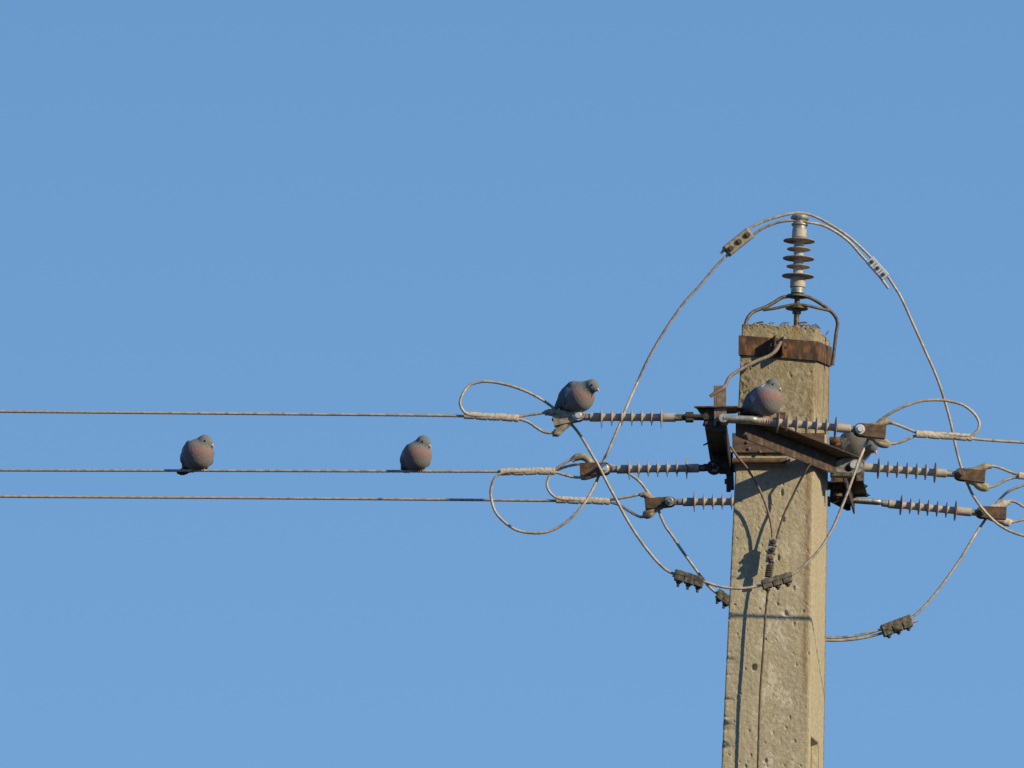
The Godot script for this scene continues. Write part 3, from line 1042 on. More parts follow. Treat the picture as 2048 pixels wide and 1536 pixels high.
# ------------------------------------------------------------------ wedge clamps at the wire ends
func wedge_clamp(bolt: Vector3, dir: Vector3, top: Array, low: Array, mats: Array, label: String, len := 52.0, half := 13.0, nutty := false) -> void:
	var g := thing("wedge_clamp", bolt, label, "wire clamp", "wedge clamps at the wire ends")
	var t := frame(bolt, dir)
	var pl := []
	for i in 9:
		var a := PI / 2 + PI * i / 8.0
		pl.append(Vector2(cos(a) * 12.0, sin(a) * (half - 1.0)))
	pl.append(Vector2(len, -half))
	pl.append(Vector2(len, half))
	var mb := MB.new()
	mb.prism(t, pl, 7.0, 10.0, 0.7)
	part("side_plate", mb, mats[0], g)
	mb = MB.new()
	mb.prism(t, pl, -10.0, -7.0, 0.7)
	part("side_plate", mb, mats[0], g)
	mb = MB.new()
	mb.box(t, Vector3(len - 2.5, 0, 0), Vector3(2.0, half - 1.5, 7.2), 0.6)
	part("end_plate", mb, mats[0], g)
	# trough that carries the wire: from the upper mouth round inside the plates to the lower mouth
	var c := []
	for p in top:
		c.append(t * Vector3(p[0], p[1], 0))
	c.append(t * Vector3(len - 34, half - 6, 0))
	c.append(t * Vector3(len - 40, 0, 0))
	c.append(t * Vector3(len - 34, -half + 6, 0))
	for p in low:
		c.append(t * Vector3(p[0], p[1], 0))
	var pts := spline(c, 0.005)
	var rad := PackedFloat32Array()
	var k := pts.size()
	for i in k:
		var e: float = min(i, k - 1 - i) / float(k)
		rad.append((5.0 + 2.4 * smoothstep(0.0, 0.12, e)) * S)
	mb = MB.new()
	mb.sweep(pts, rad, 14)
	part("trough", mb, mats[1], g)
	for sg in [-1.0, 1.0]:
		mb = MB.new()
		var ht := frame(t * Vector3(0, 0, 9.8 * sg), t.basis.z * sg)
		mb.lathe(ht, [Vector2(0, 0), Vector2(0, 9.6), Vector2(1.2, 9.6), Vector2(1.2, 0)], 20)
		mb.lathe(ht, [Vector2(1.2, 0), Vector2(1.2, 7.4), Vector2(6.0, 7.4), Vector2(7.2, 6.2), Vector2(7.2, 0)], 6)
		if nutty:
			mb.lathe(ht, [Vector2(7, 0), Vector2(7, 4), Vector2(13, 4), Vector2(13, 0)], 10)
		part("bolt", mb, mats[2], g)

func build_wedges() -> void:
	var b := on(1157, 833, ZN)
	wedge_clamp(b, on(1108, 843, ZN) - b, [[64, 20], [56, 20], [42, 16], [28, 11]], [[52, -25], [46, -23], [36, -17]], [M.dirty_zinc, M.dirty_zinc, M.bright_steel], "dirty zinc wedge clamp that the middle pigeon stands on", 50.0, 10.5)
	b = on(1210, 938, ZL)
	wedge_clamp(b, on(1160, 940, ZL) - b, [[66, 19], [58, 25], [46, 27], [35, 22], [28, 12]], [[46, -14], [38, -10], [28, -8]], [M.rust_brown, M.dirty_zinc, M.bright_steel], "brown wedge clamp with a hooked upper mouth on the middle left wire", 50.0, 13.0)
	b = on(1340, 1004, ZF)
	wedge_clamp(b, on(1290, 1009, ZF) - b, [[59, 21], [50, 20], [42, 14], [30, 6]], [[54, -22], [44, -22], [34, -16]], [M.rust_brown, M.dirty_zinc, M.galvanised], "dull brown wedge clamp on the lowest left wire", 51.0, 11.0, true)
	b = on(1719, 860, ZN)
	wedge_clamp(b, on(1771, 866, ZN) - b, [[63, 23], [52, 23], [42, 19], [32, 12]], [[59, -21], [48, -23], [38, -20], [28, -12]], [M.rust_brown, M.dirty_zinc, M.bright_steel], "brown rusty wedge clamp above the stooping pigeon", 51.0, 13.5)
	b = on(1920, 949, ZM)
	wedge_clamp(b, on(1972, 955, ZM) - b, [[62, 24], [52, 23], [42, 18], [30, 12]], [[57, -20], [48, -22], [38, -18], [28, -10]], [M.rust_brown, M.dirty_zinc, M.dull_steel], "brown wedge clamp on the middle right wire", 50.0, 13.0, true)
	b = on(1963, 1025, ZF)
	wedge_clamp(b, on(2014, 1028, ZF) - b, [[57, 25], [46, 21], [36, 15]], [[60, -18], [50, -18], [38, -13]], [M.rust_brown, M.sleeve, M.dull_steel], "brown wedge clamp with pale mouths on the lowest right wire", 50.0, 13.0, true)

# ------------------------------------------------------------------ conductors
func conductor(ctrl: Array, z0: float, label: String, group: String, called := "conductor") -> void:
	var c := []
	for p in ctrl:
		c.append(on(p[0], p[1], z0, p[2] if p.size() > 2 else 0.0))
	var pts := spline(c, 0.005, 0.06, -3.4, 1.2)
	var mb := MB.new()
	mb.sweep(pts, 2.75 * S, 18, 1.0, 0.125)
	var o := part(called, mb, M.wire, self)
	tag(o, label, "wire", group)

func build_conductors() -> void:
	# near phase, left: line, round the clamp, back through the sleeve, loop, jumper
	conductor([[-3800, 792], [-1200, 812], [0, 823], [500, 827.5], [900, 831.5], [928, 832.5], [980, 835], [1034, 834], [1050, 831], [1072, 828], [1094, 825.5], [1110, 829], [1128, 838], [1124, 852], [1107, 865], [1090, 864.5], [1074, 856], [1058, 845], [1038, 838.5], [980, 833, 0.01], [936, 829, 0.012], [926, 821, 0.015], [920, 806, 0.015], [926, 787, 0.01], [939, 771], [962, 763.5], [984, 764], [1019, 771], [1053, 783], [1085, 800, -0.01], [1112, 820, -0.025], [1130, 837, -0.034], [1145, 851, -0.034], [1162, 873, -0.02], [1182, 906], [1199, 935], [1214, 965], [1234, 1002], [1254, 1039], [1278, 1077], [1298, 1104], [1317, 1126], [1334, 1141], [1349, 1148], [1400, 1162]], ZN, "upper left wire whose loop rises over its sleeve", "line conductors")
	# near phase, right
	conductor([[5200, 1075], [3000, 942], [2300, 900], [2048, 885], [1960, 879], [1943, 877], [1890, 872.5], [1834, 871], [1818, 877], [1800, 884.5], [1778, 887.5], [1758, 880], [1746, 867], [1756, 851], [1780, 846], [1800, 851.5], [1818, 859], [1836, 865.5], [1890, 869, 0.01], [1940, 871.5, 0.012], [1951, 865.5, 0.012], [1957.5, 856, 0.01], [1958, 844], [1949, 828], [1927, 810.5], [1902, 803], [1873, 800], [1843, 802], [1814, 810.5], [1785, 824, -0.01], [1765, 837, -0.025], [1749.6, 850, -0.034], [1737, 876, -0.034], [1726, 902, -0.02], [1716, 926], [1707, 952], [1693, 990], [1681, 1020], [1666, 1055], [1643.5, 1093], [1621, 1119], [1599, 1139], [1580, 1151], [1555, 1163], [1520, 1171], [1488, 1176.5], [1455, 1175.5], [1428, 1170], [1408, 1163.5], [1345, 1151, 0.010]], ZN, "upper right wire whose loop rises over its sleeve and crosses the pole below", "line conductors")
	# middle phase, left, up to the pin insulator
	conductor([[-3800, 934], [-1200, 938], [0, 940.5], [500, 941.5], [960, 943], [1004, 943], [1060, 941], [1108, 939.5], [1122, 931], [1140, 919.5], [1160, 913], [1176, 922], [1178, 938], [1168, 953], [1150, 954.5], [1130, 950], [1110, 944.5], [1060, 943, 0.01], [1008, 945.5, 0.012], [996, 950, 0.012], [987, 961, 0.01], [981.4, 982], [984, 1004.5], [991, 1024], [1008.6, 1044], [1033, 1060], [1063, 1066], [1093, 1064], [1122, 1051.5], [1147, 1031.7], [1167, 1009], [1182, 985, -0.02], [1196.6, 954, -0.036], [1207, 921, -0.036], [1215, 905.5, -0.02], [1225, 882, -0.02], [1241, 845, -0.03], [1256, 807, -0.08], [1273, 769, -0.180], [1296, 719, -0.160], [1331, 659, -0.130], [1369, 605, -0.110], [1400, 571, -0.100], [1429, 536.5, -0.090], [1456, 509, -0.080], [1482, 487, -0.080], [1506, 470, -0.075], [1525, 457, -0.065], [1546.5, 447.5, -0.055], [1570, 442, -0.045], [1588, 441, -0.040], [1600, 441.5, -0.040], [1613, 444, -0.035], [1644, 450, -0.040], [1673, 464.5, -0.050], [1701, 486, -0.060], [1720, 508, -0.070], [1735, 524, -0.070], [1752, 543, -0.070], [1764, 559, -0.070], [1777, 577, -0.070]], ZL, "middle left wire, with hanging loop, rising to the top insulator", "line conductors")
	# middle phase, right, over the pin insulator
	conductor([[5200, 1140], [3000, 1010], [2300, 968], [2150, 960], [2090, 956], [2038, 954.5], [2019, 957.5], [2003, 964.5], [1988, 972], [1972, 974.5], [1956, 966], [1948, 955], [1958, 940], [1980, 932], [1998, 935], [2017, 942.5], [2036, 949, 0.006], [2090, 952, 0.012], [2150, 957, 0.012], [2178, 975, 0.012], [2186, 1010], [2170, 1050], [2120, 1073], [2080, 1077], [2048, 1071.5], [2022, 1063], [2000, 1051], [1980, 1034], [1960.5, 1012], [1945, 989, -0.02], [1933, 963, -0.036], [1921, 930, -0.036], [1910, 887, -0.02], [1902, 848], [1888, 797, 0.02], [1872.6, 752, 0.05], [1850, 701, 0.07], [1825, 645, 0.09], [1800, 591, 0.12], [1790, 575, 0.12], [1774, 551, 0.125], [1758, 532, 0.128], [1742, 515, 0.13], [1720, 493, 0.13], [1693, 470, 0.13], [1660, 449, 0.13], [1634, 435, 0.125], [1613, 427.5, 0.122], [1598, 425.5, 0.12], [1583, 427, 0.12], [1546.5, 436, 0.12], [1517, 447, 0.12], [1496, 459, 0.12], [1478, 474, 0.12], [1455, 493, 0.12], [1441, 507, 0.12]], ZM, "middle right wire running up and over the top insulator", "line conductors")
	# far phase, left
	conductor([[-3800, 962], [-1200, 984], [0, 993], [500, 996], [960, 1000], [1112, 1001.5], [1160, 1001], [1216, 1000], [1240, 996.5], [1262, 992.5], [1283, 989.5], [1300, 997], [1308, 1010], [1298, 1026], [1284, 1034], [1268, 1028], [1250, 1017], [1236, 1009], [1218, 1004.5], [1160, 1001, 0.01], [1118, 997.5, 0.012], [1106, 991, 0.012], [1097, 980, 0.012], [1094, 967], [1099, 952.5], [1108, 944], [1127, 935], [1160, 928], [1200, 927], [1235, 935], [1262, 950], [1280, 964], [1291, 978, -0.02], [1303, 995, -0.036], [1317, 1021, -0.036], [1323, 1036, -0.02], [1332, 1054.5], [1344, 1071], [1361, 1097], [1378, 1120.5], [1395, 1144], [1408, 1161], [1420, 1175], [1437, 1189], [1456, 1201], [1490, 1225], [1540, 1256], [1600, 1274], [1650, 1280.5], [1687, 1280.5], [1722, 1276.5], [1765, 1266], [1800, 1253], [1835, 1241]], ZF, "lowest left wire dipping behind the pole to a clamp", "line conductors")
	# far phase, right
	conductor([[5200, 1200], [3000, 1085], [2300, 1046], [2200, 1040], [2140, 1036], [2085, 1033], [2048, 1039], [2022, 1044.5], [2005, 1042], [1992, 1030], [1994, 1016], [2010, 1003], [2029, 1003.5], [2048, 1013.5], [2082, 1028, 0.006], [2140, 1032, 0.012], [2196, 1034, 0.012], [2212, 1016, 0.012], [2200, 985], [2150, 962], [2100, 958], [2048, 970], [2017, 983, -0.01], [2000, 998.5, -0.036], [1990, 1011, -0.036], [1970, 1040, -0.036], [1956, 1060.5, -0.02], [1944, 1080], [1920, 1119], [1890, 1162], [1860, 1200], [1839, 1222], [1820, 1237], [1790, 1250], [1762, 1259], [1722, 1269.5], [1687, 1274.5], [1650, 1275], [1600, 1268], [1540, 1248], [1500, 1226]], ZF, "lowest right wire with a loop leaving the frame", "line conductors")

# ------------------------------------------------------------------ crimped sleeves
func sleeve(a: Vector3, b: Vector3, label: String, half := 7.4) -> void:
	var t := frame(a, b - a)
	var L := a.distance_to(b) / S
	var rings := []
	var k := int(L / 0.9)
	for i in k + 1:
		var x := L * i / k
		var r := PackedVector3Array()
		for j in 20:
			var an := TAU * j / 20.0
			var y := sin(an)
			var z := cos(an)
			var hy := half
			var hz := 5.0
			# alternate crimps pressed in from above and from below
			for q in 8:
				var cx := L * (0.09 + q * 0.117)
				var w := exp(-pow((x - cx) / 1.5, 2.0))
				if (q % 2 == 0 and y > 0.0) or (q % 2 == 1 and y < 0.0):
					hy -= w * 2.2 * absf(y)
				else:
					hy += w * 0.2 * absf(y)
			if i == 0 or i == k:
				hy *= 0.93
				hz *= 0.93
			r.append(t * Vector3(x, y * hy + 0.4 * sin(x * 0.11), z * hz))
		rings.append(r)
	var mb := MB.new()
	mb.grid(rings)
	var o := part("crimped_sleeve", mb, M.sleeve, self)
	tag(o, label, "sleeve", "crimped sleeves on the wire ends")

func build_sleeves() -> void:
	sleeve(on(928, 830.5, ZN, 0.005), on(1037, 836.5, ZN, 0.005), "beige crimped sleeve on the upper left wire")
	sleeve(on(1001, 944, ZL, 0.005), on(1110, 942, ZL, 0.005), "beige crimped sleeve on the middle left wire")
	sleeve(on(1112, 999.5, ZF, 0.005), on(1219, 1002.5, ZF, 0.005), "blotchy crimped sleeve on the lowest left wire")
	sleeve(on(1832, 868, ZN, 0.005), on(1944, 875, ZN, 0.005), "beige crimped sleeve on the upper right wire")
	sleeve(on(2037, 951.5, ZM, 0.005), on(2150, 958.5, ZM, 0.005), "crimped sleeve on the middle right wire, cut by the picture edge")
	sleeve(on(2084, 1030, ZF, 0.005), on(2196, 1037, ZF, 0.005), "crimped sleeve on the lowest right wire, beyond the picture edge")

# ------------------------------------------------------------------ bolted parallel groove clamps
func groove_clamp(a: Vector3, b: Vector3, up: Vector3, half_w: float, half_d: float, bolt_dir: Vector3, bolt_len: float, mats: Array, label: String, blocks := 3, bolt_r := 4.6, bolts := 3) -> void:
	var g := thing("groove_clamp", (a + b) * 0.5, label, "wire clamp", "bolted groove clamps joining wires")
	var t := frame(a, b - a, up)
	var L := a.distance_to(b) / S
	var bd := (t.basis.inverse() * bolt_dir).normalized()
	# back half
	var mb := MB.new()
	mb.box(t, Vector3(L * 0.5, 0, 0) + bd * (half_d * -0.55), Vector3(L * 0.5, 1, 1) + Vector3(0, absf(bd.z) * half_w + absf(bd.y) * half_d * 0.42, absf(bd.y) * half_w + absf(bd.z) * half_d * 0.42) - Vector3(0, 1, 1), 1.2)
	# rounded shoulders over the two grooves
	for s in [-1.0, 1.0]:
		var lat: Vector3 = Vector3(0, absf(bd.z), absf(bd.y)) * s * half_w * 0.55
		mb.lathe(frame(t * (lat - bd * half_d * 0.62), t.basis.x, up), [Vector2(0.4, 0), Vector2(0.4, half_d * 0.45), Vector2(L - 0.4, half_d * 0.45), Vector2(L - 0.4, 0)], 12)
	part("keeper", mb, mats[0], g)
	for i in blocks:
		var x0 := L * (i + 0.5) / blocks
		mb = MB.new()
		mb.box(t, Vector3(x0, 0, 0) + bd * (half_d * 0.5), Vector3(L / blocks * 0.46, 0, 0) + Vector3(0, absf(bd.z) * half_w * 0.96 + absf(bd.y) * half_d * 0.46, absf(bd.y) * half_w * 0.96 + absf(bd.z) * half_d * 0.46), 1.2)
		part("jaw", mb, mats[0], g)
	for i in bolts:
		var x0 := L * (i + 0.5) / bolts
		mb = MB.new()
		var o := t * (Vector3(x0, 0, 0) + bd * half_d * 0.9)
		mb.lathe(frame(o, bolt_dir, t.basis.x.normalized()), [Vector2(0, 0), Vector2(0, bolt_r * 1.25), Vector2(1.2, bolt_r * 1.25), Vector2(1.2, bolt_r), Vector2(5.5, bolt_r), Vector2(6.4, bolt_r * 0.8), Vector2(6.4, bolt_r * 0.55), Vector2(6.4 + bolt_len, bolt_r * 0.55), Vector2(6.4 + bolt_len, 0)], 6)
		part("bolt", mb, mats[1], g)
		mb = MB.new()
		o = t * (Vector3(x0, 0, 0) - bd * half_d * 0.95)
		mb.lathe(frame(o, -bolt_dir, t.basis.x.normalized()), [Vector2(0, 0), Vector2(0, bolt_r), Vector2(2.2, bolt_r * 0.8), Vector2(2.2, 0)], 12)
		part("bolt_head", mb, mats[1], g)

func build_groove_clamps() -> void:
	var z := ZL - 0.2 + 0.118
	groove_clamp(at(1452, 504.5, z), at(1502, 464, z), Vector3(0.6, 0.8, 0), 11.5, 7.0, Vector3(0.15, -0.1, 1).normalized(), 0.0, [M.dirty_zinc, M.rust_brown], "olive plate clamp with three rusty bolts left of the top insulator", 1, 5.8)
	z = zline(1750, ZM) + 0.128
	groove_clamp(at(1738, 518, z), at(1772, 556, z), Vector3(0.7, 0.7, 0), 9.5, 7.0, Vector3(0, -0.1, 1).normalized(), 0.5, [M.bright_steel, M.dull_steel], "shiny silver clamp right of the top insulator", 3, 3.6)
	groove_clamp(on(1349, 1149.5, ZN, 0.005), on(1407, 1166.5, ZN, 0.005), Vector3.UP, 9.0, 10.0, Vector3(-0.15, -1, 0.1).normalized(), 6.0, [M.dull_steel, M.dark_steel], "three bolt clamp hanging just left of the pole", 3, 5.0)
	groove_clamp(on(1524, 1170.5, ZN, 0.005), on(1584, 1154, ZN, 0.005), Vector3.UP, 8.0, 9.0, Vector3(0.12, -1, 0.1).normalized(), 2.5, [M.dull_steel, M.dark_steel], "three bolt clamp crossing the front of the pole", 3, 5.2)
	groove_clamp(on(1434, 1186, ZF), on(1474, 1214, ZF), Vector3.UP, 8.0, 9.0, Vector3(-0.45, -1, 0.2).normalized(), 5.0, [M.dull_steel, M.dark_steel], "clamp half hidden behind the left edge of the pole", 3, 5.0)
	groove_clamp(on(1764, 1263, ZF, 0.0), on(1823, 1241, ZF, 0.0), Vector3.UP, 9.0, 11.0, Vector3(0.25, -1, 0.25).normalized(), 2.5, [M.dull_steel, M.dark_steel], "dark three bolt clamp out to the right of the pole", 3, 5.2)
	# hanging clamp on the earth wires
	var zc := face_z(1545, 1100) + 0.06
	groove_clamp(at(1548, 1077, zc), at(1540, 1125, zc), Vector3.RIGHT, 9.0, 6.5, Vector3(-0.1, 0, 1), 3.0, [M.galvanised, M.rust], "upright grey clamp with rusty bolts on the pole front", 3, 5.4)

func build_earth_wires() -> void:
	var f := func(u: float, v: float, h: float) -> Vector3: return at(u, v, face_z(u, v) + h)
	var mb := MB.new()
	mb.sweep(spline([at(1461, 893, 0.34), at(1474, 912, 0.33), f.call(1493.0, 935.0, 0.115), f.call(1511.0, 964.0, 0.09), f.call(1526.0, 995.0, 0.068), f.call(1537.0, 1026.0, 0.062), f.call(1543.0, 1055.0, 0.06), f.call(1544.5, 1076.0, 0.06), f.call(1540.0, 1120.0, 0.06), f.call(1537.0, 1150.0, 0.06)], 0.006), 2.3 * S, 10)
	var o := part("earth_wire", mb, M.brace_steel, self)
	tag(o, "thin wire curving down the pole front from the left crossarm beam", "wire", "earth wires on the pole front")
	mb = MB.new()
	mb.sweep(spline([at(1622, 926, 0.25), f.call(1612.0, 941.0, 0.10), f.call(1599.0, 964.0, 0.082), f.call(1584.0, 995.0, 0.065), f.call(1570.0, 1024.0, 0.062), f.call(1559.0, 1055.0, 0.06), f.call(1553.5, 1076.0, 0.06), f.call(1547.0, 1120.0, 0.06), f.call(1541.0, 1150.0, 0.06), f.call(1535.5, 1185.0, 0.06), f.call(1531.0, 1230.0, 0.06), f.call(1526.0, 1309.0, 0.06), f.call(1521.0, 1375.0, 0.06), f.call(1518.0, 1451.0, 0.06), f.call(1515.5, 1536.0, 0.06), f.call(1508.0, 1700.0, 0.06), f.call(1490.0, 2400.0, 0.05), f.call(1420.0, 5000.0, 0.03)], 0.008), 2.2 * S, 10)
	o = part("earth_wire", mb, M.rod_steel, self)
	tag(o, "thin brown wire running straight down the pole front", "wire", "earth wires on the pole front")
	# binding wire round both below the clamp
	mb = MB.new()
	var c := PackedVector3Array()
	for i in 120:
		var s := i / 119.0
		var a := TAU * 7.0 * s
		var ctr: Vector3 = f.call(lerpf(1541.0, 1537.0, s), lerpf(1129.0, 1154.0, s), 0.06)
		c.append(ctr + Vector3(cos(a) * 0.014, 0, sin(a) * 0.007))
	mb.sweep(c, 1.5 * S, 6)
	o = part("binding_wire", mb, M.dull_steel, self)
	tag(o, "coil of binding wire below the upright clamp on the pole", "wire")

# ------------------------------------------------------------------ pigeons
func sd_caps(p: Vector3, a: Vector3, b: Vector3, ra: float, rb: float) -> float:
	var ab := b - a
	var h := clampf((p - a).dot(ab) / maxf(ab.length_squared(), 1e-9), 0.0, 1.0)
	return (p - a - ab * h).length() - lerpf(ra, rb, h)

func bird_sd(p: Vector3, prims: Array) -> float:
	var d := 1e9
	for q in prims:
		var x := p
		var sc := 1.0
		if q[4] > 1.0:   # squashed along an axis
			x = p + q[5] * ((p - q[0]).dot(q[5]) * (q[4] - 1.0))
			sc = 0.5 + 0.5 / q[4]
		var e: float = sd_caps(x, q[0], q[1], q[2], q[3]) * sc
		var k: float = q[6]
		var h := maxf(k - absf(d - e), 0.0) / k
		d = minf(d, e) - h * h * k * 0.25
	return d

func surface_nets(mb: MB, prims: Array, lo: Vector3, hi: Vector3, cell: float, paint: Callable) -> void:
	var nx := int(ceil((hi.x - lo.x) / cell)) + 1
	var ny := int(ceil((hi.y - lo.y) / cell)) + 1
	var nz := int(ceil((hi.z - lo.z) / cell)) + 1
	var f := PackedFloat32Array()
	f.resize(nx * ny * nz)
	f.fill(1.0)
	# coarse test first, then only the blocks near the surface
	var blk := 4
	for bx in range(0, nx, blk):
		for by in range(0, ny, blk):
			for bz in range(0, nz, blk):
				var cd := bird_sd(lo + Vector3(bx + 1.5, by + 1.5, bz + 1.5) * cell, prims)
				var far := absf(cd) > cell * 5.5
				for x in range(bx, min(bx + blk, nx)):
					for y in range(by, min(by + blk, ny)):
						for z in range(bz, min(bz + blk, nz)):
							f[(x * ny + y) * nz + z] = cd if far else bird_sd(lo + Vector3(x, y, z) * cell, prims)
	var id := PackedInt32Array()
	id.resize(nx * ny * nz)
	id.fill(-1)
	var b0 := mb.v.size()
	for x in nx - 1:
		for y in ny - 1:
			for z in nz - 1:
				var s := Vector3.ZERO
				var cnt := 0
				var c := PackedFloat32Array()
				for k in 8:
					c.append(f[((x + (k & 1)) * ny + y + ((k >> 1) & 1)) * nz + z + ((k >> 2) & 1)])
				var neg := 0
				for k in 8:
					if c[k] < 0.0:
						neg += 1
				if neg == 0 or neg == 8:
					continue
				for k in 8:
					for ax in 3:
						var k2 := k | (1 << ax)
						if k2 == k:
							continue
						if (c[k] < 0.0) != (c[k2] < 0.0):
							var t := c[k] / (c[k] - c[k2])
							var p := Vector3(k & 1, (k >> 1) & 1, (k >> 2) & 1)
							p[ax] += t
							s += p
							cnt += 1
				var w := lo + (Vector3(x, y, z) + s / cnt) * cell
				var e := cell * 0.5
				var g := Vector3(bird_sd(w + Vector3(e, 0, 0), prims) - bird_sd(w - Vector3(e, 0, 0), prims), bird_sd(w + Vector3(0, e, 0), prims) - bird_sd(w - Vector3(0, e, 0), prims), bird_sd(w + Vector3(0, 0, e), prims) - bird_sd(w - Vector3(0, 0, e), prims)).normalized()
				id[(x * ny + y) * nz + z] = mb.vert(w, g, paint.call(w, g))
	for x in range(1, nx - 1):
		for y in range(1, ny - 1):
			for z in range(1, nz - 1):
				var i := (x * ny + y) * nz + z
				var a := f[i] < 0.0
				if a != (f[i + ny * nz] < 0.0):
					quad4(mb, id[i], id[i - nz], id[i - nz - 1], id[i - 1])
				if a != (f[i + nz] < 0.0):
					quad4(mb, id[i], id[i - ny * nz], id[i - ny * nz - 1], id[i - 1])
				if a != (f[i + 1] < 0.0):
					quad4(mb, id[i], id[i - ny * nz], id[i - ny * nz - nz], id[i - nz])

func quad4(mb: MB, a: int, b: int, c: int, d: int) -> void:
	if a < 0 or b < 0 or c < 0 or d < 0:
		return
	mb.tri_i(a, b, c)
	mb.tri_i(a, c, d)

func pigeon(feet: Vector3, yaw: float, o: Dictionary, label: String) -> void:
	# own frame: +X ahead, +Y up, +Z to its right; feet at the origin
	var g := thing("pigeon", feet, label, "pigeon", "wood pigeons perched on the power line")
	g.rotation.y = yaw
	var sc: float = o.get("size", 1.0)
	var lift := Vector3(0, o.get("lift", 0.0), 0)
	var P := func(x: float, y: float, z := 0.0) -> Vector3: return Vector3(x, y, z) * sc + lift
	var neck_b: Vector3 = (o.get("neck", Vector3(0.014, 0.086, 0)) as Vector3) * sc + lift
	var head: Vector3 = (o.get("head", Vector3(0.030, 0.112, 0)) as Vector3) * sc + lift
	var hy: float = o.get("head_yaw", 0.0)
	var hp: float = o.get("head_pitch", -0.15)
	var hdir := Vector3(cos(hy) * cos(hp), sin(hp), sin(hy) * cos(hp))
	var hside := hdir.cross(Vector3.UP).normalized()
	var hup := hside.cross(hdir)
	var k1 := 0.03 * sc
	var hunch: float = o.get("hunch", 0.0)
	var hs: float = o.get("head_size", 1.0)
	var prims := []
	# [a, b, ra, rb, squash, squash axis, blend]
	prims.append([P.call(-0.016, 0.058), P.call(0.010, 0.066), 0.054 * sc, 0.055 * sc, 1.0, Vector3.UP, k1])
	prims.append([P.call(0.026, 0.070), P.call(0.016, 0.042), 0.043 * sc, 0.040 * sc, 1.0, Vector3.UP, k1])
	prims.append([P.call(-0.028, 0.084 + hunch), P.call(-0.080, 0.040), 0.044 * sc, 0.028 * sc, 1.0, Vector3.UP, k1])
	prims.append([P.call(0.014, 0.064, -0.016), P.call(0.014, 0.064, 0.016), 0.046 * sc, 0.046 * sc, 1.0, Vector3.UP, k1])
	prims.append([neck_b, head, 0.041 * hs * sc, 0.030 * hs * sc, 1.0, Vector3.UP, 0.016 * sc])
	prims.append([head, head + hdir * 0.014 * sc - hup * 0.003 * sc, 0.0305 * hs * sc, 0.021 * hs * sc, 1.0, Vector3.UP, 0.005 * sc])
	# tail, flattened
	var ta: Vector3 = P.call(-0.078, 0.034)
	var tb: Vector3 = (o.get("tail", Vector3(-0.165, 0.004, 0)) as Vector3) * sc + lift
	var tn := Vector3.BACK.cross((tb - ta).normalized()).normalized()
	prims.append([ta, tb, 0.024 * sc, 0.028 * sc, 4.5, tn, 0.012 * sc])
	# folded wings lying along both flanks
	for s in [-1.0, 1.0]:
		var wa: Vector3 = P.call(-0.002, 0.090 + hunch, s * 0.046)
		var wb: Vector3 = P.call(-0.036, 0.060 + hunch * 0.5, s * 0.049)
		var wc: Vector3 = P.call(-0.115, 0.018, s * 0.018)
		prims.append([wa, wb, 0.028 * sc, 0.038 * sc, 2.1, Vector3(0.05, 0.25, s).normalized(), 0.004 * sc])
		prims.append([wb, wc, 0.037 * sc, 0.011 * sc, 2.6, Vector3(0.25, 0.05, s).normalized(), 0.005 * sc])
	# flanks and leg fluff
	for s in [-1.0, 1.0]:
		prims.append([P.call(-0.030, 0.040, s * 0.026), P.call(-0.085, 0.030, s * 0.014), 0.032 * sc, 0.018 * sc, 1.0, Vector3.UP, 0.012 * sc])
		prims.append([P.call(0.006, 0.032, s * 0.022), Vector3(0.002, 0.015, s * 0.018) * sc + lift, 0.022 * sc, 0.010 * sc, 1.0, Vector3.UP, 0.014 * sc])
	var white: float = o.get("white", 0.5)
	var sheen: float = o.get("sheen", 0.5)
	var paint := func(w: Vector3, nn: Vector3) -> Color:
		var ns := n1.get_noise_3dv(w * 90.0)
		var nf := n2.get_noise_3dv(w * 260.0)
		var p: Vector3 = (w - lift) / sc
		var c := Vector3(0.172, 0.184, 0.205)
		# breast, belly
		var fr := smoothstep(-0.015, 0.020, p.x + ns * 0.014)
		var bh := smoothstep(0.034, 0.056, p.y + ns * 0.020) * (1.0 - smoothstep(0.088, 0.102, p.y + ns * 0.012))
		var belly := Vector3(0.205, 0.202, 0.200)
		var pink := Vector3(0.165, 0.163, 0.168).lerp(Vector3(0.240, 0.158, 0.152), o.get("pink", 1.0))
		c = c.lerp(belly.lerp(pink, bh), fr)
		if p.y < 0.03:
			c = c.lerp(belly, 0.8)
		# nape and head
		var dh := (w - head).length() / sc
		var hd := 1.0 - smoothstep(0.038, 0.048, dh + ns * 0.010)
		c = c.lerp(Vector3(0.155, 0.170, 0.178), hd)
		var rel := (w - head) / sc
		var back := -rel.dot(hdir)
		# side-of-neck patches
		var sidez := absf(rel.dot(hside))
		var down := -rel.dot(hup)
		if back + ns * 0.006 > 0.017 and back - ns * 0.006 < 0.033 and down + ns * 0.005 > -0.003 and down + nf * 0.004 < 0.018 and sidez > 0.012:
			c = c.lerp(Vector3(0.12, 0.26, 0.20), sheen)
			if back > 0.020:
				c = c.lerp(Vector3(0.62, 0.62, 0.60), white)
		# wings
		var dw := 1e9
		var di := 0
		for i in [7, 8, 9, 10]:
			var q: Array = prims[i]
			var x: Vector3 = w + q[5] * ((w - q[0]).dot(q[5]) * (q[4] - 1.0))
			var e: float = sd_caps(x, q[0], q[1], q[2], q[3])
			if e < dw:
				dw = e
				di = i
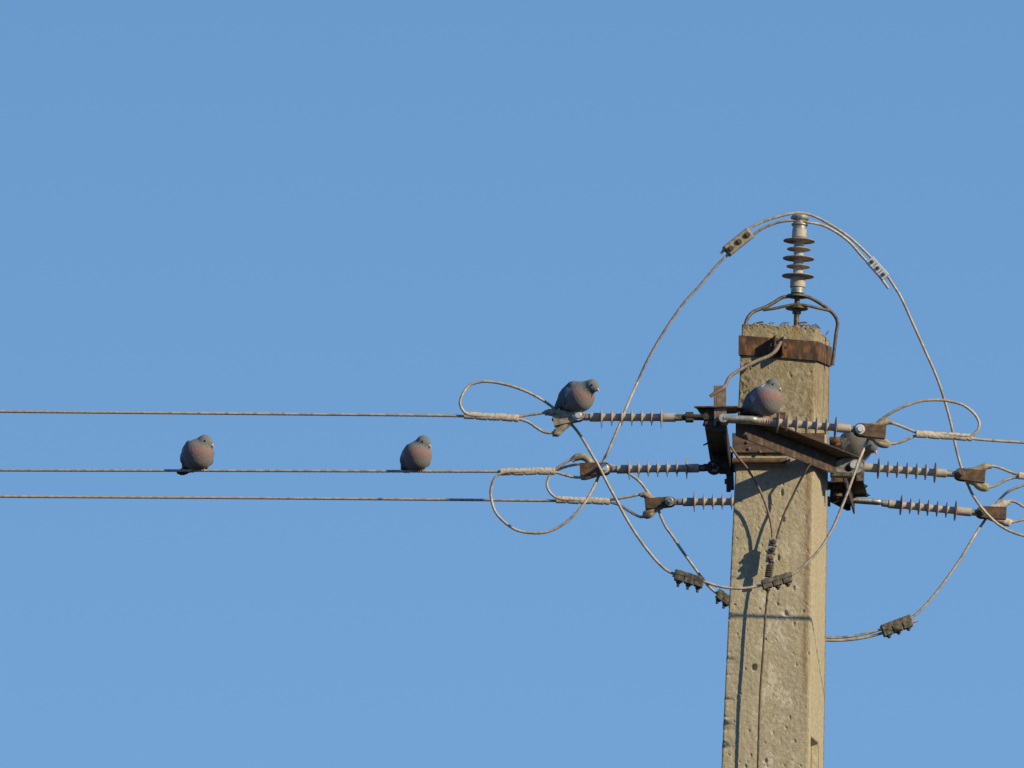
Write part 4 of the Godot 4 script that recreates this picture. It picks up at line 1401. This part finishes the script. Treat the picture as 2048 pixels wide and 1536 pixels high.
		if dw < 0.004 * sc:
			var wcol := Vector3(0.125, 0.130, 0.155)
			var along := smoothstep(0.030, 0.008, p.y + ns * 0.01)
			wcol = wcol.lerp(Vector3(0.050, 0.052, 0.060), along)
			# pale edge of the folded wing
			if p.x > -0.014 + ns * 0.014 and p.x < 0.010 and p.y < 0.094 and p.y > 0.058 + ns * 0.01:
				wcol = wcol.lerp(Vector3(0.50, 0.50, 0.49), o.get("bar", 0.8))
			# feather rows
			var row := sin((p.x * 0.9 + p.y * 0.5) * 380.0 + ns * 2.0)
			wcol *= 1.0 + 0.18 * row
			c = wcol
		if p.x < -0.105 and dw >= 0.002:
			c = Vector3(0.045, 0.046, 0.052)
		elif p.x < -0.06 and dw >= 0.004 * sc:
			c = c.lerp(Vector3(0.09, 0.095, 0.11), 0.8)
		# overlapping feather tips
		var tip := n3.get_noise_3d(w.x * 120.0, w.y * 240.0, w.z * 240.0)
		c *= o.get("tone", 1.0) as float
		c *= 1.0 + 0.16 * nf + 0.12 * ns + 0.16 * tip
		return Color(c.x, c.y, c.z)
	var lo := Vector3(1e9, 1e9, 1e9)
	var hi := -lo
	for q in prims:
		for k in 2:
			var r: float = q[2 + k] + 0.012
			lo = lo.min(q[k] - Vector3.ONE * r)
			hi = hi.max(q[k] + Vector3.ONE * r)
	var mb := MB.new()
	surface_nets(mb, prims, lo, hi, 0.0042, paint)
	add_local("body", mb, M.feather, g)
	# rows of overlapping wing feathers lying on the flank
	for s in [-1.0, 1.0]:
		var fm := MB.new()
		var w0: Vector3 = prims[7 if s < 0.0 else 9][0]
		var w1: Vector3 = prims[7 if s < 0.0 else 9][1]
		var w2: Vector3 = prims[8 if s < 0.0 else 10][1]
		for row in 9:
			var q := 1.0 - row / 8.0
			var spine: Vector3 = w1.lerp(w2, (q - 0.42) / 0.58) if q > 0.42 else w0.lerp(w1, q / 0.42)
			var tang := ((w2 - w1) if q > 0.3 else (w1 - w0).lerp(w2 - w1, q)).normalized()
			var up := Vector3(0, 0, s).cross(tang).normalized()
			up = up if up.y > 0.0 else -up
			var width := lerpf(0.030, 0.010, q) * sc
			var flen := lerpf(0.022, 0.052, q) * sc
			var cols := 6
			for k in cols:
				var off := (k / (cols - 1.0) * 2.0 - 1.0) * width
				var st := spine + up * off + tang * (0.004 * (k % 2)) * sc
				var tone := 1.0 + rng.randf_range(-0.16, 0.16)
				var fc: Vector3 = Vector3(0.135, 0.142, 0.165).lerp(Vector3(0.052, 0.054, 0.062), smoothstep(0.35, 0.8, q)) * tone
				if q < 0.35 and k <= 2 and o.get("bar", 0.8) > 0.0:
					fc = fc.lerp(Vector3(0.46, 0.46, 0.45), 0.55)
				var hw := lerpf(0.0062, 0.0046, q) * sc
				var ring := []
				var hint := Vector3.ZERO
				for m in 5:
					var f := m / 4.0
					var wd: float = hw * [0.7, 1.0, 1.0, 0.8, 0.15][m]
					var r := PackedVector3Array()
					for e in [-1.0, 0.0, 1.0]:
						var p: Vector3 = st + tang * flen * f + up * wd * e + Vector3(0, 0, s * 0.004 * sc)
						var gn := Vector3.ZERO
						for it in 3:
							var dd := bird_sd(p, prims)
							gn = Vector3(bird_sd(p + Vector3(0.001, 0, 0), prims) - dd, bird_sd(p + Vector3(0, 0.001, 0), prims) - dd, bird_sd(p + Vector3(0, 0, 0.001), prims) - dd).normalized()
							p -= gn * dd
						hint += gn
						r.append(p + gn * (0.0006 + 0.0016 * f - 0.0006 * absf(e)) * sc)
					ring.append(r)
				var cl := []
				for m in 5:
					var cr := PackedColorArray()
					for e in 3:
						var cc: Vector3 = fc * (1.18 if m >= 3 else 1.0)
						cr.append(Color(cc.x, cc.y, cc.z))
					cl.append(cr)
				fm.grid(ring, false, false, false, cl, hint)
		var wp := add_local("wing_feathers", fm, M.feather, g)
		wp.set_meta("kind", "stuff")
	# beak: horn, cere
	var hb := Transform3D(Basis(hdir, hup, hside), head + (hdir * 0.030 * hs - hup * 0.007) * sc)
	var bdir := (hdir - hup * 0.22).normalized()
	mb = MB.new()
	var br := []
	for i in 9:
		var s := i / 8.0
		var cc := hb.origin + bdir * (0.020 * s * sc) - hup * (0.006 * s * s * s * sc)
		var r := PackedVector3Array()
		for j in 12:
			var a := TAU * j / 12.0
			var q := (1.0 - s * s) * 0.0058 * sc + 0.0004
			r.append(cc + hside * cos(a) * q * 0.75 + hup * sin(a) * q)
		br.append(r)
	mb.grid(br)
	add_local("beak", mb, M.beak, g)
	mb = MB.new()
	br = []
	for i in 7:
		var s := i / 6.0
		var cc := hb.origin + bdir * ((0.002 + 0.007 * s) * sc) + hup * 0.0042 * sc
		var r := PackedVector3Array()
		for j in 10:
			var a := TAU * j / 10.0
			var q := sin(PI * (0.08 + 0.84 * s)) * 0.0036 * sc
			r.append(cc + hside * cos(a) * q * 1.2 + hup * sin(a) * q)
		br.append(r)
	mb.grid(br)
	add_local("cere", mb, M.cere, g)
	for s in [-1.0, 1.0]:
		mb = MB.new()
		var ec: Vector3 = head + (hdir * 0.013 * hs + hup * 0.004 + hside * s * 0.0272 * hs) * sc
		br = []
		for i in 7:
			var th := PI * (i + 0.25) / 6.5
			var r := PackedVector3Array()
			for j in 12:
				var a := TAU * j / 12.0
				r.append(ec + (hside * s * cos(th) * 0.0036 + (hdir * cos(a) + hup * sin(a)) * sin(th) * 0.0046) * sc)
			br.append(r)
		mb.grid(br)
		add_local("eye", mb, M.eye, g)
	# feet: shank and four toes closed on the perch (perch radius pr, perch runs along pd in the bird's frame)
	var pr: float = o.get("perch", 0.0055)
	var pd: Vector3 = (Basis(Vector3.UP, -yaw) * Vector3.RIGHT)
	for s in [-1.0, 1.0]:
		mb = MB.new()
		var fo: Vector3 = pd * (s * 0.016 * signf(pd.z + 0.001)) * sc
		var ank := fo + Vector3(0, 0.0035, 0)
		mb.sweep(spline([Vector3(0.003, 0.034, s * 0.018) * sc + lift, (Vector3(0.001, 0.018, s * 0.017) * sc).lerp(ank + Vector3(0, 0.012, 0), 0.5), ank], 0.003), 0.0030 * sc, 8)
		var ahead := Vector3.UP.cross(pd).normalized()
		ahead = ahead if ahead.x > 0.0 else -ahead
		for tk in [-1.0, 0.0, 1.0]:
			var c := [ank]
			for i in range(1, 7):
				var a := PI * 0.5 - i * 0.36
				c.append(fo + pd * tk * 0.0095 * sc * minf(i / 2.5, 1.0) + Vector3(0, -pr, 0) + (ahead * cos(a) + Vector3.UP * sin(a)) * (pr + 0.0022))
			var pts := spline(c, 0.002)
			var rad := PackedFloat32Array()
			for i in pts.size():
				rad.append(lerpf(0.0031, 0.0012, float(i) / pts.size()) * sc)
			mb.sweep(pts, rad, 7)
		var c2 := [ank]
		for i in range(1, 6):
			var a := PI * 0.5 + i * 0.36
			c2.append(fo + Vector3(0, -pr, 0) + (ahead * cos(a) + Vector3.UP * sin(a)) * (pr + 0.0022))
		mb.sweep(spline(c2, 0.002), 0.0018 * sc, 7)
		add_local("foot", mb, M.foot, g)

func add_local(called: String, mb: MB, m: Material, parent: Node3D) -> MeshInstance3D:
	var o := MeshInstance3D.new()
	o.name = called
	o.mesh = mb.mesh(m)
	parent.add_child(o, true)
	return o

func build_pigeons() -> void:
	pigeon(on(396, 938.5, ZL), deg_to_rad(-80), {"size": 0.93, "head_size": 1.1, "hunch": 0.008, "head": Vector3(0.034, 0.111, -0.024), "neck": Vector3(0.014, 0.086, -0.006), "head_yaw": -0.95, "head_pitch": -0.2, "white": 0.0, "sheen": 0.3, "tail": Vector3(-0.15, 0.012, 0.045)}, "pigeon sitting farthest left on the wire, dark tail below it")
	pigeon(on(834, 939.5, ZL), deg_to_rad(-77), {"size": 0.86, "head_size": 1.12, "hunch": 0.003, "head": Vector3(0.036, 0.122, -0.022), "neck": Vector3(0.016, 0.090, -0.006), "head_yaw": -0.8, "head_pitch": -0.3, "white": 0.0, "sheen": 0.4, "tail": Vector3(-0.140, 0.020, 0.02)}, "hunched pigeon on the wire midway between the left bird and the clamps")
	pigeon(on(1157, 828, ZN, 0.016), deg_to_rad(-50), {"size": 0.86, "lift": 0.010, "hunch": 0.018, "neck": Vector3(0.030, 0.094, 0), "head": Vector3(0.080, 0.108, -0.012), "head_yaw": -0.4, "head_pitch": -0.38, "white": 0.0, "sheen": 1.0, "perch": 0.010, "tail": Vector3(-0.150, -0.010, 0.0)}, "green-necked pigeon stooping on the left clamp")
	pigeon(on(1531, 836, ZN), deg_to_rad(-56), {"size": 0.93, "lift": 0.011, "head": Vector3(0.036, 0.122, -0.014), "head_yaw": -0.5, "head_pitch": -0.28, "white": 1.0, "sheen": 0.3, "perch": 0.016}, "white-necked pigeon in front of the concrete pole")
	pigeon(on(1710, 925, ZM, -0.03), deg_to_rad(-40), {"size": 0.97, "hunch": 0.006, "neck": Vector3(0.032, 0.074, 0), "head": Vector3(0.078, 0.062, -0.004), "head_yaw": -0.25, "head_pitch": -0.65, "white": 0.0, "sheen": 0.4, "perch": 0.008, "pink": 0.4, "tone": 0.8}, "pigeon stooping low behind a wire right of the pole")

func build_twigs() -> void:
	var list := [[1506, 647, 1526, 642, 0.12], [1536, 646, 1548, 644, 0.10], [1560, 648, 1571, 642, 0.11], [1566, 648, 1578, 643, 0.12], [1597, 645, 1613, 643, 0.10], [1624, 648, 1637, 654, 0.09], [1630, 646, 1640, 655, 0.06], [1652, 668, 1657, 660, 0.03]]
	var names := ["thick twig lying at the left of the pole head", "short twig left of the pin on the pole head", "thin slanting twig beside the pin, lower one", "thin slanting twig beside the pin, upper one", "flat twig just right of the pin on the pole head", "twig leaning off the right shoulder of the pole head", "small twig above the right shoulder of the pole head", "dark splinter beside the rod at the right of the pole head"]
	for i in list.size():
		var q: Array = list[i]
		var mb := MB.new()
		var a := at(q[0], q[1] + 2.0, q[4])
		var b := at(q[2], q[3] + 2.0, q[4] - 0.03)
		var mid := (a + b) * 0.5 + Vector3(0, 0.002, 0)
		var pts := spline([a, mid, b], 0.004)
		var rad := PackedFloat32Array()
		for k in pts.size():
			rad.append(0.0035 if i == 0 or i == 4 else 0.002)
		mb.sweep(pts, rad, 7)
		var o := part("twig", mb, M.twig, self)
		tag(o, names[i], "twig", "twigs on the pole head")
